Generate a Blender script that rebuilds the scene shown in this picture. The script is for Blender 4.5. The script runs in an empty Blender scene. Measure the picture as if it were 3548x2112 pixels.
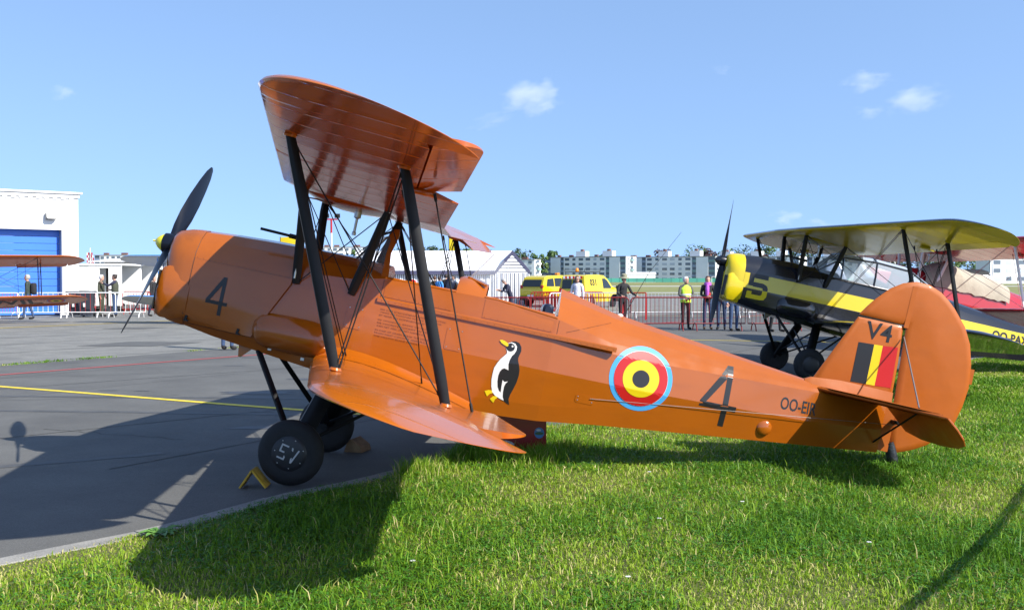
import bpy, bmesh, math, random
import numpy as np
from mathutils import Vector, Matrix
from mathutils.geometry import tessellate_polygon
R = math.radians
random.seed(7)
scene = bpy.context.scene
col = scene.collection

# ---------------------------------------------------------------- camera
cam_data = bpy.data.cameras.new('camera')
cam = bpy.data.objects.new('camera', cam_data)
col.objects.link(cam)
cam_data.sensor_width = 36.0
cam_data.lens = 36.0 * 3550.0 / 3548.0
cam_data.clip_start = 0.1
cam_data.clip_end = 6000.0
cam.location = (0.0, 0.0, 1.6)
cam.rotation_euler = (R(90.0) - math.atan(91.0 / 3550.0), 0.0, 0.0)
scene.camera = cam

# ---------------------------------------------------------------- sky and sun
SUN_DIR = Vector((1.08, -0.80, 1.0)).normalized()          # towards the sun
SUN_EL = math.asin(SUN_DIR.z)
SUN_ROT = math.atan2(SUN_DIR.x, SUN_DIR.y)
world = bpy.data.worlds.new('World')
scene.world = world
world.use_nodes = True
wn, wl = world.node_tree.nodes, world.node_tree.links
wn.clear()
w_out = wn.new('ShaderNodeOutputWorld')
w_bg = wn.new('ShaderNodeBackground')
w_sky = wn.new('ShaderNodeTexSky')
w_sky.sky_type = 'NISHITA'
w_sky.sun_disc = False
w_sky.sun_elevation = SUN_EL
w_sky.sun_rotation = SUN_ROT
w_sky.altitude = 0.0
w_sky.air_density = 1.0
w_sky.dust_density = 0.3
w_sky.ozone_density = 1.8
w_bg.inputs['Strength'].default_value = 0.15
w_tc = wn.new('ShaderNodeTexCoord')
w_up = wn.new('ShaderNodeVectorMath'); w_up.operation = 'ADD'; w_up.inputs[1].default_value = (0, 0, 0.34)
w_nm = wn.new('ShaderNodeVectorMath'); w_nm.operation = 'NORMALIZE'
wl.new(w_tc.outputs['Generated'], w_up.inputs[0])
wl.new(w_up.outputs[0], w_nm.inputs[0])
wl.new(w_nm.outputs[0], w_sky.inputs['Vector'])
wl.new(w_sky.outputs[0], w_bg.inputs[0])
wl.new(w_bg.outputs[0], w_out.inputs[0])

sun_data = bpy.data.lights.new('sun', 'SUN')
sun_data.energy = 4.05
sun_data.angle = R(0.53)
sun_data.color = (1.0, 0.95, 0.86)
sun = bpy.data.objects.new('sun', sun_data)
col.objects.link(sun)
sun.rotation_euler = (-SUN_DIR).to_track_quat('-Z', 'Y').to_euler()
sun.location = (20, -20, 30)

scene.view_settings.view_transform = 'Standard'
scene.view_settings.look = 'None'
scene.view_settings.gamma = 1.0
scene.view_settings.exposure = 1.08
scene.view_settings.use_curve_mapping = False
scene.render.engine = 'CYCLES'
scene.cycles.use_denoising = True
scene.cycles.max_bounces = 8
scene.cycles.transparent_max_bounces = 12
scene.cycles.volume_bounces = 2
scene.cycles.caustics_reflective = False
scene.cycles.caustics_refractive = False

# ---------------------------------------------------------------- materials
MATS = {}
def mat(name, c, rough=0.5, metal=0.0, var=0.0, vscale=6.0, bump=0.0, bscale=40.0, coat=0.0, spec=0.5,
        c2=None, detail=4.0, trans=0.0, bdist=0.02):
    """Principled material with a little procedural colour variation and relief."""
    if name in MATS:
        return MATS[name]
    m = bpy.data.materials.new(name)
    m.use_nodes = True
    nt = m.node_tree
    b = nt.nodes['Principled BSDF']
    b.inputs['Roughness'].default_value = rough
    b.inputs['Metallic'].default_value = metal
    b.inputs['Coat Weight'].default_value = coat
    b.inputs['Coat Roughness'].default_value = 0.08
    b.inputs['Specular IOR Level'].default_value = spec
    if trans:
        b.inputs['Transmission Weight'].default_value = trans
    tc = nt.nodes.new('ShaderNodeTexCoord')
    if var > 0 or c2:
        nz = nt.nodes.new('ShaderNodeTexNoise')
        nz.inputs['Scale'].default_value = vscale
        nz.inputs['Detail'].default_value = detail
        nz.inputs['Roughness'].default_value = 0.6
        nt.links.new(tc.outputs['Object'], nz.inputs['Vector'])
        rp = nt.nodes.new('ShaderNodeValToRGB')
        rp.color_ramp.elements[0].position = 0.3
        rp.color_ramp.elements[1].position = 0.7
        a = [max(0.0, k * (1 - var)) for k in c]
        d = c2 if c2 else [min(1.0, k * (1 + var)) for k in c]
        rp.color_ramp.elements[0].color = (*a, 1)
        rp.color_ramp.elements[1].color = (*d, 1)
        nt.links.new(nz.outputs['Fac'], rp.inputs['Fac'])
        nt.links.new(rp.outputs['Color'], b.inputs['Base Color'])
    else:
        b.inputs['Base Color'].default_value = (*c, 1)
    if bump > 0:
        nb = nt.nodes.new('ShaderNodeTexNoise')
        nb.inputs['Scale'].default_value = bscale
        nb.inputs['Detail'].default_value = 3.0
        nt.links.new(tc.outputs['Object'], nb.inputs['Vector'])
        bp = nt.nodes.new('ShaderNodeBump')
        bp.inputs['Strength'].default_value = bump
        bp.inputs['Distance'].default_value = bdist
        nt.links.new(nb.outputs['Fac'], bp.inputs['Height'])
        nt.links.new(bp.outputs['Normal'], b.inputs['Normal'])
    MATS[name] = m
    return m

def weathered(m, dark, amount=.35, scale=(.7, 3.0, 3.0), rough=(.22, .5)):
    """grime and faded streaks drawn out along the airframe, with uneven gloss"""
    nt = m.node_tree; b = nt.nodes['Principled BSDF']
    tc = nt.nodes.new('ShaderNodeTexCoord'); mp = nt.nodes.new('ShaderNodeMapping'); mp.inputs['Scale'].default_value = scale
    nt.links.new(tc.outputs['Object'], mp.inputs['Vector'])
    nz = nt.nodes.new('ShaderNodeTexNoise'); nz.inputs['Scale'].default_value = 2.4; nz.inputs['Detail'].default_value = 7; nz.inputs['Roughness'].default_value = .68
    nt.links.new(mp.outputs[0], nz.inputs['Vector'])
    rp = nt.nodes.new('ShaderNodeMapRange'); rp.inputs['From Min'].default_value = .50; rp.inputs['From Max'].default_value = .72; rp.inputs['To Max'].default_value = amount
    nt.links.new(nz.outputs['Fac'], rp.inputs['Value'])
    mx = nt.nodes.new('ShaderNodeMixRGB'); mx.inputs[2].default_value = (*dark, 1)
    src = b.inputs['Base Color'].links[0].from_socket
    nt.links.new(rp.outputs[0], mx.inputs[0]); nt.links.new(src, mx.inputs[1]); nt.links.new(mx.outputs[0], b.inputs['Base Color'])
    n2 = nt.nodes.new('ShaderNodeTexNoise'); n2.inputs['Scale'].default_value = 5; n2.inputs['Detail'].default_value = 4; nt.links.new(tc.outputs['Object'], n2.inputs['Vector'])
    r2 = nt.nodes.new('ShaderNodeMapRange'); r2.inputs['From Min'].default_value = .3; r2.inputs['From Max'].default_value = .7; r2.inputs['To Min'].default_value = rough[0]; r2.inputs['To Max'].default_value = rough[1]
    nt.links.new(n2.outputs['Fac'], r2.inputs['Value']); nt.links.new(r2.outputs[0], b.inputs['Roughness'])
    return m

def glass_mat(name, tint=(0.9, 0.95, 0.95), alpha=0.18, rough=0.03):
    if name in MATS:
        return MATS[name]
    m = bpy.data.materials.new(name)
    m.use_nodes = True
    nt = m.node_tree
    nt.nodes.clear()
    o = nt.nodes.new('ShaderNodeOutputMaterial')
    t = nt.nodes.new('ShaderNodeBsdfTransparent')
    g = nt.nodes.new('ShaderNodeBsdfPrincipled')
    g.inputs['Base Color'].default_value = (*tint, 1)
    g.inputs['Roughness'].default_value = rough
    mx = nt.nodes.new('ShaderNodeMixShader')
    lw = nt.nodes.new('ShaderNodeLayerWeight')
    lw.inputs['Blend'].default_value = 0.25
    ma = nt.nodes.new('ShaderNodeMath')
    ma.operation = 'MULTIPLY_ADD'
    ma.inputs[1].default_value = 0.6
    ma.inputs[2].default_value = alpha
    ma.use_clamp = True
    nt.links.new(lw.outputs['Fresnel'], ma.inputs[0])
    nt.links.new(ma.outputs[0], mx.inputs[0])
    nt.links.new(t.outputs[0], mx.inputs[1])
    nt.links.new(g.outputs[0], mx.inputs[2])
    nt.links.new(mx.outputs[0], o.inputs[0])
    MATS[name] = m
    return m

# ---------------------------------------------------------------- helpers
class MB:
    """Collects faces and links them as ONE mesh object."""
    def __init__(s):
        s.v, s.f, s.m = [], [], []
    def add(s, verts, faces, mi=0):
        o = len(s.v)
        s.v += [tuple(p) for p in verts]
        for k, f in enumerate(faces):
            s.f.append(tuple(o + i for i in f))
            s.m.append(mi[k] if isinstance(mi, (list, tuple)) else mi)
        return s
    def box(s, c, size, rot=None, mi=0):
        hx, hy, hz = size[0] / 2, size[1] / 2, size[2] / 2
        vs = [Vector((x, y, z)) for x in (-hx, hx) for y in (-hy, hy) for z in (-hz, hz)]
        if rot is not None:
            vs = [rot @ p for p in vs]
        vs = [p + Vector(c) for p in vs]
        return s.add(vs, [(0, 1, 3, 2), (4, 6, 7, 5), (0, 4, 5, 1), (2, 3, 7, 6), (0, 2, 6, 4), (1, 5, 7, 3)], mi)
    def rbox(s, c, size, r, rot=None, mi=0, seg=3):
        """box with edges rounded in the x-z outline and a small chamfer in y"""
        hx, hy, hz = size[0] / 2, size[1] / 2, size[2] / 2
        r = min(r, hx * .98, hz * .98)
        ring = []
        for (sx, sz, a0) in ((1, 1, 0), (-1, 1, 90), (-1, -1, 180), (1, -1, 270)):
            for k in range(seg + 1):
                a = R(a0 + 90 * k / seg)
                ring.append((sx * (hx - r) + r * math.cos(a), sz * (hz - r) + r * math.sin(a)))
        n = len(ring)
        ch = min(r * .5, hy * .4)
        rings = []
        for (y, q) in ((-hy, ch), (-hy + ch, 0), (hy - ch, 0), (hy, ch)):
            rings.append([Vector((px * (1 - q / hx), y, pz * (1 - q / hz))) for px, pz in ring])
        rings = [[(rot @ p if rot is not None else p) + Vector(c) for p in rg] for rg in rings]
        return s.loft(rings, mi=mi)
    def loft(s, rings, closed=True, caps=True, mi=0):
        n = len(rings[0])
        vs = [p for rg in rings for p in rg]
        fs, ms = [], []
        for i in range(len(rings) - 1):
            for j in range(n if closed else n - 1):
                k = (j + 1) % n
                fs.append((i * n + j, i * n + k, (i + 1) * n + k, (i + 1) * n + j))
                ms.append(mi[j] if isinstance(mi, (list, tuple)) else mi)
        c0 = mi[0] if isinstance(mi, (list, tuple)) else mi
        if caps and closed:
            fs.append(tuple(range(n - 1, -1, -1))); ms.append(c0)
            fs.append(tuple((len(rings) - 1) * n + j for j in range(n))); ms.append(c0)
        return s.add(vs, fs, ms)
    def tube(s, pts, r, n=8, mi=0, caps=True, closed=False):
        pts = [Vector(p) for p in pts]
        m = len(pts)
        rs = r if isinstance(r, (list, tuple)) else [r] * m
        rings = []
        up = None
        for i, p in enumerate(pts):
            if closed:
                t = (pts[(i + 1) % m] - pts[i - 1])
            else:
                t = pts[min(i + 1, m - 1)] - pts[max(i - 1, 0)]
            t.normalize()
            if up is None:
                up = Vector((0, 0, 1)) if abs(t.z) < 0.9 else Vector((1, 0, 0))
            a = t.cross(up); a.normalize()
            b = a.cross(t); b.normalize()
            up = b
            rings.append([p + (a * math.cos(2 * math.pi * k / n) + b * math.sin(2 * math.pi * k / n)) * rs[i] for k in range(n)])
        if closed:
            rings.append(rings[0])
            return s.loft(rings, caps=False, mi=mi)
        return s.loft(rings, caps=caps, mi=mi)
    def strut(s, a, b, chord, thick, d=(1, 0, 0), mi=0, taper=1.0):
        """streamlined bar with its chord along d"""
        a, b = Vector(a), Vector(b)
        t = (b - a).normalized()
        d = Vector(d)
        d = (d - t * d.dot(t)).normalized()
        q = t.cross(d)
        prof = [(-.5, 0), (-.42, .32), (-.25, .5), (0, .45), (.3, .22), (.5, .02), (.5, -.02), (.3, -.22), (0, -.45), (-.25, -.5), (-.42, -.32)]
        rings = []
        for p, k in ((a, taper), (a.lerp(b, .12), 1), (a.lerp(b, .88), 1), (b, taper)):
            rings.append([p + d * (x * chord * k) + q * (y * thick) for x, y in prof])
        return s.loft(rings, mi=mi)
    def lathe(s, prof, c=(0, 0, 0), axis='Z', n=24, mi=0, caps=True):
        """prof: (radius, height) pairs along the axis"""
        rings = []
        for r, h in prof:
            rg = []
            for k in range(n):
                a = 2 * math.pi * k / n
                u, v = r * math.cos(a), r * math.sin(a)
                p = {'Z': (u, v, h), 'Y': (v, h, u), 'X': (h, u, v)}[axis]
                rg.append((p[0] + c[0], p[1] + c[1], p[2] + c[2]))
            rings.append(rg)
        return s.loft(rings, mi=mi, caps=caps)
    def ellipsoid(s, c, r, n=12, m=8, rot=None, mi=0):
        rings = []
        for i in range(1, m):
            a = math.pi * i / m
            rg = []
            for k in range(n):
                b = 2 * math.pi * k / n
                p = Vector((r[0] * math.sin(a) * math.cos(b), r[1] * math.sin(a) * math.sin(b), r[2] * math.cos(a)))
                if rot is not None:
                    p = rot @ p
                rg.append(p + Vector(c))
            rings.append(rg)
        return s.loft(rings, mi=mi)
    def prism(s, outline, z0, z1, mi=0):
        n = len(outline)
        vs = [(x, y, z0) for x, y in outline] + [(x, y, z1) for x, y in outline]
        fs = [(i, (i + 1) % n, n + (i + 1) % n, n + i) for i in range(n)]
        fs += [tuple(range(n - 1, -1, -1)), tuple(range(n, 2 * n))]
        return s.add(vs, fs, mi)
    def build(s, name, mats, parent=None, smooth=35, off=None, loc=None):
        me = bpy.data.meshes.new(name)
        vs = s.v if off is None else [(p[0] - off[0], p[1] - off[1], p[2] - off[2]) for p in s.v]
        me.from_pydata(vs, [], s.f)
        if not isinstance(mats, (list, tuple)):
            mats = [mats]
        for m in mats:
            me.materials.append(m)
        if len(mats) > 1:
            me.polygons.foreach_set('material_index', s.m)
        me.update()
        bm = bmesh.new()
        bm.from_mesh(me)
        bmesh.ops.recalc_face_normals(bm, faces=bm.faces)
        bm.to_mesh(me)
        bm.free()
        if smooth:
            me.polygons.foreach_set('use_smooth', [True] * len(me.polygons))
            me.set_sharp_from_angle(angle=R(smooth))
        o = bpy.data.objects.new(name, me)
        col.objects.link(o)
        if parent is not None:
            o.parent = parent
        if loc is not None:
            o.location = loc
        return o

def empty(name, loc=(0, 0, 0), rz=0.0, matrix=None):
    o = bpy.data.objects.new(name, None)
    o.empty_display_size = 0.3
    col.objects.link(o)
    if matrix is not None:
        o.matrix_world = matrix
    else:
        o.location = loc
        o.rotation_euler = (0, 0, rz)
    return o

def tag(o, label=None, cat=None, group=None, kind=None):
    if label: o['label'] = label
    if cat: o['category'] = cat
    if group: o['group'] = group
    if kind: o['kind'] = kind
    return o

def copy_tree(o, parent=None):
    c = o.copy()
    col.objects.link(c)
    c.parent = parent
    for ch in list(o.children):
        copy_tree(ch, c)
    return c

def text_mesh(s, size=1.0, bold=0.0, mono=False):
    """flat outline of a string as (verts2d, faces), lower-left corner at the origin"""
    cu = bpy.data.curves.new('t', 'FONT')
    cu.body = s
    cu.size = 1.0
    cu.offset = bold
    cu.resolution_u = 3
    o = bpy.data.objects.new('t', cu)
    col.objects.link(o)
    dg = bpy.context.evaluated_depsgraph_get()
    me = bpy.data.meshes.new_from_object(o.evaluated_get(dg))
    vs = [(v.co.x, v.co.y) for v in me.vertices]
    fs = [tuple(p.vertices) for p in me.polygons]
    bpy.data.objects.remove(o)
    bpy.data.curves.remove(cu)
    bpy.data.meshes.remove(me)
    x0 = min(p[0] for p in vs); y0 = min(p[1] for p in vs)
    h = max(p[1] for p in vs) - y0
    k = size / h
    return [((x - x0) * k, (y - y0) * k) for x, y in vs], fs
# ================================================================ biplane builder (body axes: x aft, y to starboard, z up, origin at the propeller hub)
BP_OFF = Vector((1.553, 0.0, -1.606))          # point on the ground between the wheels, in body axes
BP_PITCH = R(12.0)
SECT = [  # x, half section from crown to keel (9 points)
    (0.31, [(0, .176), (.12, .158), (.215, .085), (.28, -.02), (.298, -.12), (.306, -.37), (.292, -.53), (.225, -.625), (0, -.645)]),
    (0.57, [(0, .196), (.14, .177), (.248, .10), (.312, -.01), (.328, -.12), (.336, -.37), (.32, -.575), (.25, -.667), (0, -.685)]),
    (0.91, [(0, .213), (.15, .192), (.27, .112), (.34, -.01), (.354, -.12), (.366, -.37), (.348, -.61), (.30, -.70), (0, -.715)]),
    (1.19, [(0, .22), (.155, .2), (.283, .12), (.354, 0), (.368, -.12), (.382, -.37), (.36, -.64), (.325, -.73), (0, -.738)]),
    (1.60, [(0, .217), (.155, .2), (.287, .13), (.36, .03), (.374, -.12), (.39, -.37), (.365, -.67), (.34, -.772), (0, -.78)]),
    (1.88, [(0, .21), (.155, .2), (.287, .15), (.355, .09), (.375, -.12), (.392, -.37), (.366, -.69), (.345, -.80), (0, -.808)]),
    (2.80, [(0, .25), (.155, .22), (.287, .17), (.355, .108), (.375, -.12), (.392, -.37), (.362, -.70), (.34, -.826), (0, -.834)]),
    (3.33, [(0, .318), (.13, .255), (.24, .165), (.345, .06), (.368, -.127), (.388, -.372), (.355, -.66), (.325, -.79), (0, -.796)]),
    (3.80, [(0, .209), (.105, .165), (.21, .07), (.282, -.04), (.328, -.127), (.358, -.372), (.318, -.59), (.29, -.728), (0, -.735)]),
    (4.25, [(0, .151), (.09, .11), (.185, .018), (.235, -.055), (.280, -.126), (.315, -.372), (.275, -.56), (.25, -.68), (0, -.686)]),
    (5.53, [(0, -.003), (.038, -.016), (.062, -.03), (.098, -.062), (.124, -.09), (.15, -.34), (.128, -.45), (.11, -.55), (0, -.554)]),
    (6.22, [(0, -.03), (.012, -.034), (.022, -.04), (.034, -.05), (.042, -.08), (.05, -.29), (.045, -.38), (.038, -.482), (0, -.485)]),
]
def half(x):
    if x <= SECT[0][0]: return SECT[0][1]
    if x >= SECT[-1][0]: return SECT[-1][1]
    for (x0, a), (x1, b) in zip(SECT, SECT[1:]):
        if x0 <= x <= x1:
            t = (x - x0) / (x1 - x0)
            return [(p[0] + (q[0] - p[0]) * t, p[1] + (q[1] - p[1]) * t) for p, q in zip(a, b)]
def side_y(x, z):
    h = half(x)
    for p, q in zip(h, h[1:]):
        if q[1] <= z <= p[1]:
            t = (p[1] - z) / max(1e-6, p[1] - q[1])
            return p[0] + (q[0] - p[0]) * t
    return h[4][0]
def ring_full(x):
    h = half(x)
    return [Vector((x, y, z)) for y, z in h] + [Vector((x, -y, z)) for y, z in reversed(h[1:-1])]

AF_F = [0, .0125, .05, .10, .2, .3, .45, .6, .75, .88, 1.0]
AF_U = [0, .020, .042, .058, .075, .082, .079, .065, .045, .024, .003]
AF_L = [0, -.013, -.020, -.024, -.025, -.022, -.016, -.011, -.007, -.004, -.001]
def af(fr, up):
    return float(np.interp(fr, AF_F, AF_U if up else AF_L))
INC = math.tan(R(5.4))
WU = dict(le=.93, c=1.35, z=.71, dih=.043, tip=4.38)
WL_ = dict(le=1.455, c=1.33, z=-.683, dih=.058, tip=4.44)
def plan(W, y):
    """leading edge x, trailing edge x, leading edge z, straight leading edge x at span station y"""
    a = max(0.0, abs(y) - .5)
    base = W['le'] + .178 * a
    c = W['c'] - .066 * a
    le, te = base, base + c
    z = W['z'] + W['dih'] * a
    T = W['tip']
    if abs(y) > T - .56:
        s = min(1.0, (abs(y) - T + .56) / .56)
        le += .42 * c * (1 - math.sqrt(max(0.0, 1 - s * s)))
    if abs(y) > T - .80:
        s = min(1.0, (abs(y) - T + .80) / .80)
        te -= .575 * c * (s ** 1.9 * .72 + .28 * (1 - math.sqrt(max(0.0, 1 - s * s))))
    return le, te, z, base, c
def wpt(W, y, fr, up, sag=0.0, raw=False):
    le, te, z, base, cb = plan(W, y)
    if raw: le, te = base, base + cb
    c = te - le
    x = le + fr * c
    k = c / cb
    zz = z - (x - base) * INC + af(fr, up) * cb * (k * (.35 + .65 * k))
    if k < 1: zz -= .02 * (1 - k)
    if sag:
        zz += (-sag if up else sag) * max(0.0, math.sin(math.pi * min(1.0, max(0.0, (fr - .04) / .92))))
    return Vector((x, y, zz))
AIL0, AIL1, AILF = 2.05, 3.74, .765
def wing_mesh(W, ya, yb, mi=(0, 1)):
    """one wing skin from ya to yb (same sign or across the centre), with the aileron bays cut out"""
    ys = set([ya, yb])
    y = 0.0
    n = 0
    while y < W['tip'] - .1:
        for s in (-1, 1):
            if ya <= s * y <= yb: ys.add(round(s * y, 4))
        y += .0825; n += 1
    for k in range(0, 17):
        q = W['tip'] - .62 * (1 - math.sin(math.pi / 2 * k / 16))
        q = min(q, W['tip'] - .0015)
        for s in (-1, 1):
            if ya <= s * q <= yb: ys.add(round(s * q, 4))
    for q in (AIL0, AIL1):
        for s in (-1, 1):
            for e in (-.002, .002):
                if ya <= s * (q + e) <= yb: ys.add(s * (q + e))
    ys = sorted(ys)
    rings = []
    for y in ys:
        e = AILF if AIL0 <= abs(y) <= AIL1 else 1.0
        ph = (abs(y) % .33) / .33
        sag = .0014 * math.sin(math.pi * ph) if abs(y) < W['tip'] - .3 else 0
        fr = [f * e for f in AF_F]
        rings.append([wpt(W, y, f, True, sag) for f in fr] + [wpt(W, y, f, False, sag) for f in reversed(fr[1:])])
    nf = len(AF_F)
    m = [mi[0]] * (nf - 1) + [mi[1]] * nf
    return MB().loft(rings, mi=m)
def aileron_mesh(W, s, defl, mi=(0, 1)):
    rings = []
    n = 24
    for k in range(n + 1):
        y = AIL0 + .012 + (AIL1 - AIL0 - .024) * math.sin(math.pi / 2 * k / n)
        u = (AIL1 - .012 - y)
        shrink = 1.0
        if u < .22:
            shrink = .45 + .55 * math.sqrt(max(0, 1 - (1 - u / .22) ** 2))
        hx, hz = wpt(W, y, AILF + .003, True, raw=True).x, (wpt(W, y, AILF, True, raw=True).z + wpt(W, y, AILF, False, raw=True).z) / 2
        rg = []
        pts = [(AILF + .003, True), (.83, True), (.92, True), (1.0, True), (1.0, False), (.92, False), (.83, False), (AILF + .003, False)]
        for f, up in pts:
            f = AILF + .003 + (f - AILF - .003) * shrink
            p = wpt(W, y, f, up, raw=True)
            dx, dz = p.x - hx, p.z - hz
            ca, sa = math.cos(defl), math.sin(defl)
            rg.append(Vector((hx + dx * ca - dz * sa, s * y, hz + dx * sa + dz * ca)))
        rings.append(rg)
    m = [mi[0]] * 3 + [mi[1]] * 5
    return MB().loft(rings, mi=m)

def inset(poly, d):
    n = len(poly)
    area = sum(poly[i][0] * poly[(i + 1) % n][1] - poly[(i + 1) % n][0] * poly[i][1] for i in range(n))
    sg = 1 if area > 0 else -1
    out = []
    for i in range(n):
        a, b, c = Vector(poly[i - 1]), Vector(poly[i]), Vector(poly[(i + 1) % n])
        e1, e2 = (b - a).normalized(), (c - b).normalized()
        n1, n2 = Vector((-e1.y, e1.x)) * sg, Vector((-e2.y, e2.x)) * sg
        m = (n1 + n2)
        m = m / max(.35, m.dot(n1)) if m.length > 1e-6 else n1
        out.append(tuple(b + m * d))
    return out
def plate(poly, t, edge, ax='xz', mi=0):
    """flat surface with thickness t and a rounded edge; poly in the two named axes"""
    r0, r1, r2 = poly, inset(poly, edge * .4), inset(poly, edge)
    rings = []
    for rg, h in ((r2, -t / 2), (r1, -t * .40), (r0, -t * .12), (r0, t * .12), (r1, t * .40), (r2, t / 2)):
        rings.append([Vector((p[0], h, p[1])) if ax == 'xz' else Vector((p[0], p[1], h)) for p in rg])
    return MB().loft(rings, mi=mi)

def decal(name, polys, m, parent, yfun, lay=1, side=-1, tri=None, maxlen=.06):
    """flat print laid on a side surface: polys in (x, z), yfun(x, z) gives the half breadth there"""
    bm = bmesh.new()
    if tri is not None:
        vs = [bm.verts.new((x, 0, z)) for x, z in tri[0]]
        for f in tri[1]:
            try: bm.faces.new([vs[i] for i in f])
            except ValueError: pass
    for poly in polys:
        vs = [bm.verts.new((x, 0, z)) for x, z in poly]
        for t in tessellate_polygon([[Vector((x, z, 0)) for x, z in poly]]):
            try: bm.faces.new([vs[i] for i in t])
            except ValueError: pass
    for _ in range(4):
        es = [e for e in bm.edges if e.calc_length() > maxlen]
        if not es: break
        bmesh.ops.subdivide_edges(bm, edges=es, cuts=1, use_grid_fill=False)
        bmesh.ops.triangulate(bm, faces=bm.faces[:])
    for v in bm.verts:
        v.co.y = side * (yfun(v.co.x, v.co.z) + .0022 * lay)
    me = bpy.data.meshes.new(name)
    for v in bm.verts: v.co -= BP_OFF
    bmesh.ops.recalc_face_normals(bm, faces=bm.faces)
    for f in bm.faces:
        if f.normal.y * side < 0: f.normal_flip()
    bm.to_mesh(me); bm.free()
    me.materials.append(m)
    o = bpy.data.objects.new(name, me)
    col.objects.link(o)
    o.parent = parent
    return o
def circle(cx, cz, r, n=48):
    return [(cx + r * math.cos(2 * math.pi * k / n), cz + r * math.sin(2 * math.pi * k / n)) for k in range(n)]
def digit4(x, z, w, h, s):
    """numeral 4, lower left corner x, z"""
    xs = x + w * .62
    return [[(xs, z), (xs + s, z), (xs + s, z + h), (xs, z + h)],
            [(x, z + h * .27), (xs - .0005, z + h * .27), (xs - .0005, z + h * .27 + s * .95), (x, z + h * .27 + s * .95)],
            [(xs + s + .0005, z + h * .27), (x + w, z + h * .27), (x + w, z + h * .27 + s * .95), (xs + s + .0005, z + h * .27 + s * .95)],
            [(x, z + h * .27 + s * .96), (x + s * 1.15, z + h * .27 + s * .96), (xs - .0005, z + h * .78), (xs - .0005, z + h)]]

def wheel_parts(S, parent, c, side, w=.15, r=.256):
    hub = MB()
    prof = [(r * .54, -.5 * w), (r * .66, -.5 * w), (r * .8, -.46 * w), (r * .93, -.33 * w), (r * .99, -.14 * w), (r, 0), (r * .99, .14 * w),
            (r * .93, .33 * w), (r * .8, .46 * w), (r * .66, .5 * w), (r * .54, .5 * w)]
    wh = MB().lathe(prof, c=c, axis='Y', n=40).build('wheel', S['tyre'], parent, off=BP_OFF, smooth=50)
    cov = MB()
    s = side
    cov.lathe([(r * .56, s * .44 * w), (r * .53, s * .50 * w), (r * .40, s * .56 * w), (r * .2, s * .60 * w), (.002, s * .61 * w)], c=c, axis='Y', n=32)
    cv = cov.build('hub_cover', S['hub'], wh, off=BP_OFF, smooth=40)
    return wh, cv

def prop_parts(S, parent, ang, rad=1.03, sense=1):
    pr = MB()
    st = [(.04, .075, .070, 62), (.10, .085, .060, 60), (.2, .115, .045, 50), (.35, .145, .032, 38), (.55, .155, .022, 28), (.75, .135, .016, 22), (.9, .10, .011, 18), (.985, .05, .006, 16), (1.0, .012, .003, 16)]
    prof = [(-.5, 0), (-.3, .42), (0, .5), (.3, .3), (.5, 0), (.3, -.22), (0, -.3), (-.3, -.25)]
    for bl in (0, 1):
        a = ang + math.pi * bl
        rad_dir = Vector((0, math.sin(a), math.cos(a)))
        tan = Vector((0, math.cos(a), -math.sin(a))) * sense
        ax = Vector((1, 0, 0))
        rings = []
        for fr, ch, th, be in st:
            b = R(be)
            cdir = tan * math.cos(b) + ax * math.sin(b)
            ndir = tan * -math.sin(b) + ax * math.cos(b)
            rings.append([rad_dir * (fr * rad) + cdir * (u * ch) + ndir * (v * th) for u, v in prof])
        pr.loft(rings)
    pr.lathe([(.03, -.055), (.085, -.05), (.09, 0), (.085, .045), (.03, .05)], axis='X', n=24)
    o = pr.build('propeller', S['prop'], parent, off=BP_OFF, smooth=50)
    sp = MB().lathe([(.078, -.05), (.07, -.07), (.05, -.10), (.025, -.122), (.008, -.13), (.007, -.15), (.001, -.151)], axis='X', n=24)
    sp.build('spinner', S['spin'], o, off=BP_OFF, smooth=50)
    return o

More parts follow.
